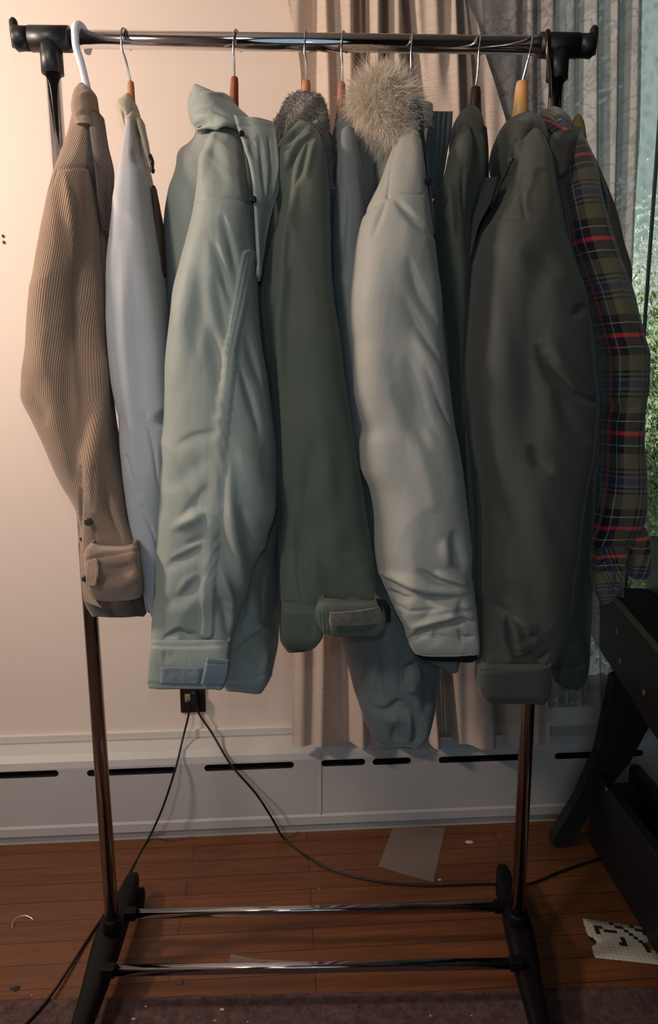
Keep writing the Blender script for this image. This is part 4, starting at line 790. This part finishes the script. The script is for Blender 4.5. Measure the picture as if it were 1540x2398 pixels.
# 4 dark green coat with fleece collar
g = garment('dark_green_coat', 725, 'dark green coat with brown fleece collar, fourth from the left', 'coat')
loft('sleeve', [(296, 716, 742, -.10, .05), (320, 702, 755, -.125, .07), (360, 688, 764, -.15, .09), (420, 672, 770, -.17, .11), (500, 651, 777, -.18, .12), (600, 622, 783, -.19, .13), (700, 606, 788, -.195, .13), (800, 610, 797, -.20, .13), (900, 624, 808, -.20, .13), (1000, 634, 822, -.205, .13), (1100, 645, 838, -.205, .13), (1200, 652, 854, -.205, .13), (1300, 655, 869, -.205, .13), (1400, 657, 884, -.205, .13), (1430, 660, 890, -.20, .12)],
    M['green'], g, seed=31, wr=.0012, cols=130, folds=[([(700, 400), (672, 560), (652, 760), (655, 900), (668, 1200)], 12, .012), ([(640, 560), (625, 760), (640, 1000), (655, 1300)], 22, -.016), ([(690, 440), (705, 380), (722, 330)], 7, -.007, 'a'), ([(715, 420), (728, 360), (740, 320)], 7, .005), ([(682, 520), (670, 640)], 7, -.006), ([(735, 1020), (720, 1150), (700, 1330)], 18, -.007), ([(770, 1050), (775, 1200), (790, 1380)], 22, .005), ([(690, 1200), (700, 1330), (715, 1420)], 9, -.008, 'a'), ([(725, 1260), (740, 1330), (745, 1420)], 10, .006), ([(780, 560), (790, 800)], 10, -.004)])
loft('body', [(290, 690, 770, -.06, .16), (360, 660, 776, -.11, .26), (450, 638, 782, -.13, .32), (600, 602, 784, -.14, .34), (800, 600, 788, -.14, .34), (1100, 636, 830, -.14, .34), (1300, 650, 850, -.15, .34), (1440, 652, 800, -.16, .33), (1500, 655, 745, -.165, .3), (1518, 668, 735, -.16, .28)], M['green'], g, seed=32, openb=.06)
fb = loft('fleece_collar', [(222, 695, 722, -.02, .05), (232, 678, 742, -.04, .08), (250, 660, 757, -.055, .10), (280, 643, 768, -.075, .12), (310, 640, 775, -.09, .12), (350, 648, 780, -.10, .12), (400, 662, 783, -.11, .11), (450, 690, 783, -.115, .10)], M['green_fleece'], g, seed=33, wr=.003, wrf=(60., 40.), folds=[([(660, 330), (690, 290), (740, 280), (765, 310)], 8, -.007)])
def on_mesh(o, cond=None):
    me = o.data; V = np.zeros(len(me.vertices)*3); me.vertices.foreach_get('co', V); V = V.reshape(-1, 3); Nn = np.array([tuple(n_.vector) for n_ in me.vertex_normals]); ok = np.ones(len(V), bool)
    if cond is not None: x, y = scr(V); ok = cond(x, y, V, Nn)
    idx = np.where(ok)[0]
    return lambda r: (V[(i := idx[r.randint(len(idx))])]+r.normal(0, .0012, 3), Nn[i])
hairs('fleece_pile', on_mesh(fb, lambda x, y, V, n_: (n_[:, 1] < .4) & (y < 440)), 16000, .0036, M['green_fleece'], fb, 3, w=.0005, curl=.6, droop=.1, seg=3)
loft('shoulder_yoke', [(284, 694, 722, -.10, .05), (300, 676, 740, -.115, .07), (330, 655, 758, -.13, .08), (380, 645, 766, -.145, .09), (450, 645, 772, -.15, .1), (540, 640, 776, -.15, .1)], M['green'], g, seed=36, wr=.002, folds=[([(662, 345), (690, 305), (725, 290)], 6, -.007, 'a'), ([(672, 370), (700, 335), (730, 312)], 7, .006), ([(665, 420), (690, 370), (720, 345)], 7, -.006, 'a')])
loft('cuff', [(1404, 755, 884, -.225, .11), (1412, 745, 893, -.23, .125), (1445, 738, 903, -.232, .13), (1470, 742, 905, -.23, .13), (1484, 752, 900, -.225, .125)], M['green'], g, seed=34, wr=.0005, opent=True, sup=3.8, openb=.1, tilt=.0, folds=[([(x, 1425), (x+4, 1490)], 3.5, -.0035) for x in (742, 750, 759, 768)]+[([(700, 1410), (790, 1410), (890, 1395)], 3, -.002, 's')])
loft('elastic_hem', [(1412, 660, 760, -.205, .12), (1440, 657, 765, -.215, .13), (1490, 656, 758, -.215, .13), (1512, 662, 742, -.21, .12), (1518, 675, 730, -.205, .11)], M['green'], g, seed=35, opent=True, sup=3.8, openb=.1, folds=[([(x, 1430), (x+2, 1500)], 4, -.003) for x in (700, 716, 730)])
sheet('hook_tape', [(772, 1434, -.243, 890, 1420, -.228), (770, 1450, -.244, 896, 1440, -.228), (772, 1466, -.243, 898, 1458, -.226)], M['velcro'], g, thick=.003, bulge=.006)
sheet('cuff_tab', [(880, 1402, -.228, 900, 1405, -.20), (888, 1430, -.23, 912, 1428, -.20), (892, 1462, -.228, 912, 1455, -.20)], M['black_cloth'], g, thick=.004)
# 5 slate coat behind
g = garment('slate_coat', 811, 'long slate blue grey coat hanging lowest, behind the fur trimmed parka', 'coat')
loft('body', [(285, 800, 845, -.04, .12), (330, 778, 865, -.08, .22), (400, 772, 882, -.10, .28), (500, 776, 890, -.11, .32), (700, 785, 900, -.12, .33), (850, 790, 950, -.12, .33), (1000, 800, 1000, -.125, .33), (1200, 800, 1040, -.13, .33), (1400, 788, 1046, -.135, .33), (1480, 786, 1046, -.14, .32), (1540, 797, 1037, -.14, .32), (1600, 812, 1028, -.14, .3), (1660, 834, 1020, -.14, .24), (1705, 856, 1006, -.14, .18), (1735, 874, 994, -.14, .12), (1747, 888, 980, -.138, .09)],
    M['slate'], g, seed=41, wr=.0028, cols=170, folds=[([(885, 1530), (890, 1600), (905, 1660)], 8, -.006, 'a'), ([(945, 1500), (944, 1580), (940, 1640)], 6, -.007, 'a'), ([(870, 1655), (905, 1662), (930, 1640), (955, 1665)], 9, -.008, 'a'), ([(955, 1660), (960, 1740)], 7, .012), ([(900, 1690), (930, 1680), (950, 1690)], 12, .008), ([(920, 1700), (925, 1745)], 6, -.008), ([(850, 1560), (870, 1640)], 20, .006), ([(985, 1560), (1010, 1600), (990, 1680)], 12, -.008), ([(830, 960), (870, 952)], 6, -.006, 'a'), ([(832, 780), (860, 740)], 8, -.005), ([(835, 1020), (855, 1000)], 7, -.006, 'a'), ([(838, 420), (855, 520), (860, 600)], 3, -.003, 's'), ([(800, 330), (822, 308), (850, 330), (868, 420)], 5, -.004), ([(812, 520), (800, 620)], 8, -.004)])
sheet('pocket_flap', [(946, 1560, -.148, 975, 1545, -.15), (946, 1590, -.15, 985, 1580, -.15), (950, 1616, -.15, 978, 1620, -.148)], M['slate'], g, thick=.004, bulge=.006)
loft('collar', [(259, 806, 822, -.02, .05), (264, 794, 836, -.035, .07), (278, 782, 850, -.05, .09), (300, 776, 860, -.065, .11), (325, 776, 866, -.075, .12), (350, 785, 864, -.08, .12)], M['slate'], g, seed=42, folds=[([(790, 318), (812, 298), (842, 306), (862, 330)], 5, -.006)])
loft('sleeve', [(300, 800, 832, -.11, .04), (340, 790, 842, -.13, .06), (420, 782, 856, -.145, .09), (520, 782, 862, -.15, .10), (700, 786, 860, -.15, .10), (900, 800, 880, -.15, .1), (1100, 815, 905, -.15, .1)], M['slate'], g, seed=43, wr=.0018, folds=[([(808, 430), (802, 560), (800, 640)], 8, -.005), ([(845, 380), (862, 480), (868, 520)], 4, -.005)])
loft('hem', [(1360, 655, 672, -.10, .1), (1400, 655, 676, -.10, .12), (1450, 656, 680, -.10, .12), (1486, 658, 680, -.10, .11), (1494, 660, 676, -.10, .1)], M['slate'], g, seed=44)
# 6 light grey fur parka
g = garment('fur_trimmed_parka', 973, 'light grey parka with pale fur ruff on its hood', 'parka')
S6 = [(286, 935, 968, -.09, .05), (310, 922, 978, -.12, .07), (350, 905, 986, -.15, .09), (400, 886, 992, -.185, .11), (450, 866, 998, -.205, .12), (500, 846, 1006, -.22, .13), (560, 832, 1016, -.23, .135), (620, 825, 1023, -.235, .14), (700, 821, 1034, -.24, .14), (750, 824, 1037, -.24, .14), (800, 830, 1042, -.24, .14), (860, 826, 1048, -.24, .14), (910, 827, 1054, -.24, .14), (960, 836, 1061, -.24, .14), (1010, 847, 1068, -.24, .14), (1040, 842, 1074, -.24, .14), (1100, 846, 1084, -.24, .14), (1160, 866, 1091, -.24, .135), (1230, 876, 1098, -.24, .13), (1310, 880, 1105, -.238, .13), (1370, 890, 1108, -.236, .125), (1420, 910, 1114, -.235, .12), (1455, 935, 1117, -.233, .11), (1485, 950, 1119, -.232, .105), (1510, 955, 1120, -.232, .105), (1528, 964, 1120, -.230, .10), (1533, 968, 1118, -.228, .10)]
f6 = [([(845, 510), (875, 478), (905, 458), (950, 455), (985, 458)], 3, -.0028, 's'), ([(905, 458), (912, 390), (925, 330)], 3, -.0018, 's'), ([(925, 465), (960, 500), (1000, 540), (1018, 560)], 9, -.007, 'a'), ([(905, 465), (880, 520), (865, 560)], 7, -.004), ([(955, 600), (985, 680), (1025, 760)], 14, -.008, 'a'), ([(945, 690), (980, 760), (1030, 850)], 13, -.007, 'a'), ([(970, 760), (1010, 860), (1050, 960)], 18, .008), ([(950, 830), (985, 960), (1040, 1040)], 16, -.006), ([(990, 850), (1020, 920), (1062, 1010)], 5, -.003, 'a'), ([(870, 560), (865, 800), (875, 1000)], 40, .006), ([(920, 900), (960, 960), (1000, 1060)], 20, -.005), ([(965, 1000), (1000, 1120), (1020, 1200)], 22, .005),
    ([(890, 1345), (940, 1375), (1000, 1400), (1080, 1398)], 9, -.010, 'a'), ([(880, 1335), (930, 1355), (1000, 1380), (1090, 1390)], 12, .010), ([(978, 1330), (1030, 1362), (1100, 1378)], 8, -.009, 'a'), ([(1015, 1340), (1060, 1358), (1105, 1385)], 9, .008), ([(905, 1380), (940, 1398), (975, 1400)], 6, -.006, 'a'), ([(1060, 1240), (1075, 1320), (1108, 1360)], 14, -.009), ([(1040, 1260), (1050, 1330)], 12, .006), ([(950, 1500), (980, 1482), (1015, 1470)], 8, -.011, 'a'), ([(1018, 1482), (1040, 1462), (1085, 1450), (1112, 1462)], 7, -.010, 'a'), ([(1016, 1465), (1020, 1488), (1040, 1494)], 4, -.006), ([(1072, 1470), (1082, 1495), (1112, 1490)], 5, -.008), ([(960, 1470), (1010, 1455), (1060, 1440), (1110, 1445)], 8, .008), ([(1000, 1445), (1040, 1425), (1110, 1420)], 9, .005), ([(900, 1405), (960, 1430), (1040, 1425)], 3, -.002), ([(1080, 1400), (1075, 1430), (1100, 1450)], 10, -.006)]
loft('sleeve', S6, M['grey'], g, folds=f6, seed=51, wr=.0010, cols=190, row=3.2)
loft('body', [(300, 930, 985, -.07, .12), (360, 900, 1000, -.11, .24), (430, 868, 1008, -.14, .32), (520, 838, 1018, -.155, .35), (600, 815, 1026, -.16, .36), (680, 800, 1036, -.16, .36), (740, 792, 1044, -.16, .36), (850, 800, 1052, -.16, .36), (950, 830, 1062, -.16, .36), (1100, 850, 1076, -.16, .36), (1300, 880, 1098, -.165, .35), (1450, 940, 1100, -.17, .33), (1545, 985, 1075, -.17, .28), (1568, 1040, 1070, -.165, .2)], M['slate'], g, seed=52, openb=.05)
loft('rib_cuff', [(1500, 968, 1119, -.222, .08), (1526, 966, 1120, -.222, .08), (1536, 967, 1119, -.220, .075), (1546, 978, 1115, -.216, .07)], M['black_cloth'], g, cols=80, openb=.1, wr=.0002, seed=53)
loft('hood', [(270, 880, 985, -.03, .10), (300, 880, 992, -.06, .14), (340, 876, 995, -.09, .16), (390, 872, 996, -.11, .16), (440, 872, 1000, -.12, .15)], M['grey'], g, seed=54, wr=.002, folds=[([(925, 330), (915, 370), (905, 420)], 6, -.006), ([(945, 300), (935, 340), (920, 380)], 6, .006)])
rf = loft('fur_backing', [(186, 866, 918, -.01, .05), (196, 844, 942, -.04, .07), (212, 832, 956, -.07, .10), (240, 830, 962, -.09, .11), (268, 842, 962, -.10, .10), (292, 866, 952, -.105, .08), (310, 888, 940, -.105, .06), (322, 902, 932, -.10, .04)], M['fur_base'], g, seed=55, wr=.0012)
fc = P(892, 245, .02); _of = on_mesh(rf, lambda x, y, V, n_: n_[:, 1] < .6)
def fur_fn(r):
    p, n_ = _of(r); d = p-fc; d[1] *= .4; d /= np.linalg.norm(d)+1e-9; sw = np.array([-d[2], 0, d[0]])*math.sin(p[0]*60+p[2]*40)*.5
    return p, n_*.35+d*.75+sw+np.array([0, -.1, -.25*(p[2] < fc[2])])
def fur_fn2(r):
    p, n_ = _of(r); d = p-fc; a = math.sin(p[0]*75+1)*1.4+math.cos(p[2]*60)*1.2; t = np.array([math.sin(a), 0, math.cos(a)]); return p, n_*.30+t*.8+d/(np.linalg.norm(d)+1e-9)*.3+np.array([0, 0, -.25])
hairs('fur_ruff', fur_fn, 20000, .031, M['fur'], g, 5, w=.00036, curl=.30, droop=.25, seg=5)
hairs('fur_ruff', fur_fn2, 30000, .022, M['fur'], g, 6, w=.00036, curl=.40, droop=.45, seg=5)
sheet('collar_flap', [(985, 242, -.05, 1010, 245, -.04), (980, 262, -.06, 1011, 262, -.05), (985, 290, -.07, 1010, 288, -.06), (992, 302, -.075, 1009, 302, -.06)], M['grey'], g, thick=.005, bulge=.005)
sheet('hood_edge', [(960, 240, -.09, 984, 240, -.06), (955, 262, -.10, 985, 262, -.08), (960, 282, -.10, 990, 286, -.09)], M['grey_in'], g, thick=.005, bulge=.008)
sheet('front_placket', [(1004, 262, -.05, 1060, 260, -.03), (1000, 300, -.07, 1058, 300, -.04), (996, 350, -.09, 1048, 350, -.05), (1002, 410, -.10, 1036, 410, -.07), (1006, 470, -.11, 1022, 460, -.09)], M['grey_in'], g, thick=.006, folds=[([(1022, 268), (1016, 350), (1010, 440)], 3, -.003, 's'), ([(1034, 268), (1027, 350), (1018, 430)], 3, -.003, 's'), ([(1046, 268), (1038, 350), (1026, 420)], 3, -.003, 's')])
loft('zipper', [(285, 982, 988, -.10, .02), (350, 986, 993, -.14, .02), (420, 992, 1000, -.165, .02), (500, 1000, 1009, -.18, .02), (580, 1013, 1019, -.18, .02)], M['black_cloth'], g, cols=24, wr=0)
disc('zipper_pull', 1001, 424, -.19, .0045, M['black_cloth'], g)
# 7 dark olive jacket
g = garment('olive_jacket', 1130, 'dark olive jacket squeezed between the fur trimmed parka and the drab coat', 'jacket')
loft('body', [(292, 1062, 1132, -.04, .14), (340, 1045, 1138, -.09, .24), (420, 1015, 1136, -.12, .3), (520, 1000, 1110, -.13, .32), (650, 1015, 1105, -.14, .32), (800, 1040, 1100, -.14, .32), (1000, 1060, 1110, -.14, .32), (1300, 1085, 1130, -.14, .3), (1500, 1090, 1125, -.14, .28)], M['olive'], g, seed=61, wr=.002)
loft('sleeve', [(292, 1072, 1100, -.09, .05), (330, 1055, 1108, -.12, .07), (390, 1035, 1106, -.145, .09), (450, 1015, 1098, -.16, .11), (550, 1012, 1092, -.165, .11), (700, 1030, 1090, -.165, .11), (850, 1048, 1088, -.165, .11), (1000, 1062, 1094, -.165, .1), (1200, 1080, 1110, -.165, .1), (1400, 1085, 1120, -.165, .1)], M['olive'], g, seed=62, wr=.0015, folds=[([(1050, 400), (1056, 480), (1062, 560)], 9, .007), ([(1040, 420), (1035, 500)], 8, -.006), ([(1082, 380), (1088, 520)], 5, -.005), ([(1060, 350), (1072, 312), (1090, 306)], 3, -.003, 's'), ([(1086, 940), (1080, 1040), (1092, 1180)], 6, -.006)])
loft('collar', [(251, 1078, 1108, -.01, .06), (258, 1066, 1120, -.03, .08), (275, 1056, 1127, -.055, .10), (300, 1052, 1131, -.075, .11), (330, 1056, 1133, -.085, .11), (400, 1095, 1134, -.09, .1), (440, 1112, 1132, -.09, .08)], M['olive'], g, seed=63, folds=[([(1050, 345), (1070, 308), (1092, 300), (1108, 320)], 5, -.005)])
loft('front_edge', [(300, 1128, 1137, -.08, .03), (360, 1132, 1141, -.10, .03), (425, 1134, 1141, -.11, .03)], M['black_cloth'], g, cols=24)
# 8 drab coat
g = garment('drab_coat', 1250, 'large dark olive drab coat with broad cuff, in front at right', 'coat')
S8 = [(306, 1228, 1262, -.10, .05), (330, 1208, 1276, -.125, .07), (370, 1194, 1290, -.155, .10), (420, 1176, 1300, -.18, .12), (480, 1150, 1312, -.205, .13), (530, 1122, 1322, -.22, .14), (600, 1103, 1342, -.23, .145), (700, 1092, 1376, -.235, .15), (800, 1083, 1393, -.24, .15), (900, 1080, 1398, -.24, .15), (960, 1086, 1400, -.24, .15), (1050, 1099, 1396, -.24, .15), (1150, 1110, 1378, -.24, .145), (1250, 1114, 1362, -.24, .14), (1350, 1115, 1350, -.24, .135), (1450, 1116, 1335, -.238, .13), (1510, 1118, 1320, -.237, .13), (1560, 1120, 1296, -.235, .125)]
f8 = [([(1120, 538), (1150, 518), (1200, 508), (1250, 515)], 3, -.0018, 's'), ([(1115, 532), (1128, 522), (1145, 520)], 5, -.010), ([(1260, 800), (1290, 860), (1340, 920), (1400, 945)], 12, -.013, 'a'), ([(1270, 780), (1310, 850), (1370, 900)], 22, .006), ([(1300, 910), (1330, 980), (1380, 1040)], 14, -.006), ([(1240, 1040), (1260, 1080), (1290, 1110)], 14, -.006), ([(1340, 720), (1365, 740)], 14, -.006), ([(1220, 580), (1320, 640)], 26, -.004), ([(1185, 1440), (1200, 1500), (1215, 1555)], 7, -.010, 'a'), ([(1190, 1450), (1225, 1475), (1240, 1530), (1262, 1548), (1285, 1525), (1298, 1535)], 7, -.009), ([(1200, 1448), (1235, 1470), (1252, 1520)], 9, .007), ([(1165, 600), (1160, 900), (1175, 1200)], 40, .006), ([(1260, 640), (1245, 900), (1240, 1200)], 40, -.004), ([(1215, 420), (1225, 480), (1232, 520)], 6, -.003)]
loft('sleeve', S8, M['olive8'], g, folds=f8, seed=71, wr=.0012, cols=170, row=3.5)
loft('body', [(320, 1180, 1295, -.06, .18), (380, 1140, 1310, -.10, .28), (420, 1108, 1315, -.13, .32), (480, 1092, 1325, -.145, .35), (600, 1090, 1345, -.15, .36), (800, 1095, 1390, -.155, .36), (1000, 1100, 1402, -.16, .36), (1150, 1110, 1392, -.165, .36), (1300, 1120, 1387, -.17, .36), (1450, 1130, 1384, -.17, .36), (1560, 1285, 1379, -.17, .34), (1600, 1292, 1370, -.17, .32), (1612, 1305, 1355, -.168, .3)], M['olive8'], g, seed=72, openb=.05, folds=[([(1376, 1160), (1352, 1300), (1335, 1420), (1325, 1510)], 3.5, -.006, 's'), ([(1295, 1560), (1340, 1570), (1378, 1548)], 4, -.004)])
loft('cuff', [(1556, 1120, 1292, -.245, .135), (1566, 1113, 1290, -.25, .14), (1600, 1112, 1290, -.25, .14), (1632, 1118, 1286, -.25, .14), (1645, 1128, 1275, -.245, .135)], M['olive8'], g, seed=73, wr=.0004, opent=True, openb=.06, sup=4.5, tilt=0, folds=[([(1115, 1572), (1200, 1566), (1288, 1556)], 3, -.002, 's')])
loft('hood_collar', [(268, 1196, 1240, -.02, .08), (276, 1172, 1268, -.05, .11), (300, 1154, 1284, -.085, .14), (335, 1146, 1290, -.11, .15), (370, 1150, 1292, -.12, .14), (400, 1160, 1290, -.12, .12), (425, 1185, 1280, -.12, .1)], M['olive8'], g, seed=74, sup=2.5, wr=.0015, folds=[([(1192, 350), (1210, 325), (1250, 305), (1270, 330), (1278, 370)], 5, -.009, 'a'), ([(1165, 330), (1200, 300), (1250, 290)], 14, .006), ([(1200, 400), (1195, 370), (1205, 340)], 4, -.006)])
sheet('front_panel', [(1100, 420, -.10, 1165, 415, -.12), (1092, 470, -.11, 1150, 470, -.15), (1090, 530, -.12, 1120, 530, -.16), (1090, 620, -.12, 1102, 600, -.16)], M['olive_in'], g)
sheet('right_collar', [(1290, 320, -.10, 1352, 300, -.05), (1285, 345, -.12, 1360, 320, -.06), (1290, 380, -.13, 1342, 350, -.08), (1295, 430, -.14, 1312, 410, -.12)], M['olive8'], g, thick=.006, bulge=.010, wr=.001)
zp = tube('zipper_piping', curve_pts([P(1198, 374, -.175), P(1182, 410, -.19), P(1168, 440, -.20), P(1155, 470, -.215)], 20), .0016, M['black_cloth'], g, 8)
disc('zipper_pull', 1197, 376, -.178, .0022, M['chrome'], g)
# 9 plaid flannel shirt
g = garment('plaid_shirt', 1284, 'plaid flannel shirt in tan, black, red and blue, rightmost on the rack', 'shirt')
loft('sleeve', [(305, 1318, 1352, -.06, .06), (340, 1312, 1372, -.09, .08), (400, 1302, 1394, -.12, .10), (460, 1300, 1412, -.145, .11), (540, 1305, 1432, -.16, .12), (640, 1330, 1464, -.17, .13), (700, 1345, 1489, -.175, .13), (780, 1368, 1511, -.18, .13), (835, 1382, 1526, -.18, .13), (900, 1388, 1524, -.18, .13), (960, 1390, 1514, -.18, .13), (1050, 1385, 1507, -.18, .125), (1120, 1375, 1512, -.18, .125), (1180, 1370, 1514, -.178, .12), (1230, 1372, 1508, -.176, .115), (1270, 1376, 1488, -.174, .11), (1300, 1380, 1468, -.17, .10)],
    M['plaid'], g, seed=81, wr=.0018, cols=130, folds=[([(1440, 760), (1500, 800)], 14, -.006), ([(1400, 940), (1440, 960), (1500, 950)], 14, -.006), ([(1410, 1220), (1440, 1250), (1480, 1240)], 9, -.006), ([(1430, 600), (1460, 760), (1480, 880)], 16, .005), ([(1400, 1100), (1395, 1250)], 10, -.005)])
loft('cuff', [(1282, 1380, 1468, -.182, .10), (1310, 1378, 1464, -.186, .11), (1350, 1378, 1456, -.186, .11), (1385, 1382, 1450, -.184, .10), (1405, 1392, 1440, -.18, .09), (1412, 1402, 1430, -.178, .08)], M['plaid_b'], g, seed=82, skew=.5, opent=True, openb=.1, wr=.0015, folds=[([(1380, 1325), (1410, 1318), (1440, 1300)], 5, -.007, 'a'), ([(1400, 1345), (1430, 1330), (1450, 1310)], 6, -.007, 'a'), ([(1450, 1300), (1445, 1350), (1435, 1400)], 5, -.006)])
loft('cuff_back', [(1240, 1470, 1510, -.165, .08), (1275, 1462, 1517, -.168, .09), (1310, 1460, 1518, -.168, .09), (1340, 1462, 1516, -.166, .085), (1351, 1470, 1508, -.165, .08)], M['plaid_b'], g, seed=83, skew=-.3, openb=.1, wr=.002, folds=[([(1475, 1260), (1490, 1290), (1492, 1340)], 5, -.006)])
loft('body', [(300, 1315, 1362, -.03, .12), (360, 1310, 1386, -.07, .2), (430, 1312, 1410, -.09, .24), (480, 1315, 1417, -.10, .26), (560, 1320, 1425, -.11, .28), (700, 1340, 1470, -.11, .28), (1000, 1380, 1495, -.12, .28), (1270, 1385, 1480, -.13, .26)], M['plaid'], g, seed=84, wr=.002)
loft('collar', [(250, 1278, 1296, -.01, .03), (256, 1258, 1318, -.03, .06), (272, 1254, 1336, -.05, .08), (292, 1262, 1343, -.065, .09), (312, 1285, 1336, -.075, .09)], M['plaid_b'], g, skew=.8, seed=85, wr=.002, folds=[([(1275, 260), (1300, 275), (1320, 305)], 5, -.006), ([(1300, 262), (1325, 285)], 5, .004)])
# 10 tan garment behind
g = garment('tan_coat', 1330, 'brownish tan coat mostly hidden behind the plaid shirt', 'coat')
loft('body', [(285, 1338, 1364, .05, .10), (320, 1340, 1372, .03, .14), (380, 1350, 1398, .01, .2), (440, 1360, 1424, 0, .22), (500, 1370, 1446, 0, .23), (560, 1380, 1460, 0, .24), (640, 1390, 1478, 0, .24), (750, 1390, 1482, 0, .24), (1000, 1390, 1478, 0, .24), (1150, 1395, 1470, 0, .22)], M['tan8'], g, seed=91)
loft('collar', [(272, 1342, 1358, .02, .04), (284, 1336, 1366, .01, .06), (310, 1338, 1370, .0, .07), (335, 1345, 1372, .0, .06)], plain('mustard', '#6e6238', .8), g, seed=92)

# ------------------------------------------------------------------ dark table at right
tb = empty('wooden_table', PZ(1420, 1990, 0), 'dark stained wooden table frame with slanted legs and pale screw plugs at the right edge', 'table')
M['tw'] = plain('dark_red_wood', '#1c0a08', .5, var=.25, vs=20); M['tg'] = plain('charcoal_wood', '#191a20', .5, var=.15, vs=12); M['edge'] = plain('pale_edge', '#6f655c', .6, var=.1, vs=30); M['felt'] = plain('slate_felt', '#20242e', .9); M['plug'] = plain('plug_wood', '#b29382', .6)
TOPZ = .62
a = PZ(1430, 1400, TOPZ); b = PZ(1540, 1530, TOPZ); dv = (b-a); dv[2] = 0; dv /= np.linalg.norm(dv); nv_ = np.array([dv[1], -dv[0], 0])
if nv_[0] > 0: nv_ = -nv_
def onp(px, py, off=0.0):                                                   # point on the vertical plane of the apron
    r = ray(px, py); q = a+nv_*off; t = ((q-CP) @ nv_)/(r @ nv_); return CP+r*t
far = onp(1384, 1430); far[2] = 0; Lb = .85
zb1 = (onp(1420, 1551)[2]+onp(1530, 1716)[2])/2
def tframe(s, o, z): return far+dv*s-nv_*o+np.array([0, 0, z])              # along, away from us, up
box('apron', (0, 0, zb1), (Lb, .018, TOPZ), M['tw'], tb, .002, tframe)
box('pale_edge', (0.0, -.001, TOPZ-.001), (Lb, .013, TOPZ+.003), M['edge'], tb, .001, tframe)  # paler strip along the apron's top edge
box('felt_panel', (0, .018, TOPZ-.035), (Lb, .13, TOPZ-.025), M['felt'], tb, .001, tframe)
box('rear_board', (0, .13, zb1+.02), (Lb, .15, TOPZ+.115), M['tw'], tb, .002, tframe)
for px, py in ((1443, 1478), (1450, 1547), (1506, 1621)):
    c = onp(px, py, .0015); mesh('screw_plug', *tube_geo([c-nv_*.002, c, c+nv_*.0005], [.0062, .0062, .005], 20), M['plug'], tb)
YL = .357
prism('leg', [P(x, y, YL) for x, y in [(1437, 1588), (1500, 1560), (1545, 1650), (1520, 1700), (1474, 1788), (1420, 1850), (1385, 1905), (1336, 1978), (1326, 1986), (1305, 1988), (1293, 1978), (1300, 1955), (1350, 1878), (1404, 1760)]], np.array([0, .032, 0]), M['tg'], tb, .002)
box('floor_rail', (.676, -.45, 0), (.700, .385, .195), M['tg'], tb, .004)
box('floor_rail', (.770, -.45, 0), (.800, .400, .200), M['tg'], tb, .012)
box('cross_brace', (.700, .33, .02), (.770, .36, .17), M['tg'], tb, .003)
cb = P(1430, 1848, .30); mesh('bolt', *tube_geo([np.array([.677, cb[1], cb[2]]), np.array([.674, cb[1], cb[2]])], .005, 16), M['wire'], tb)
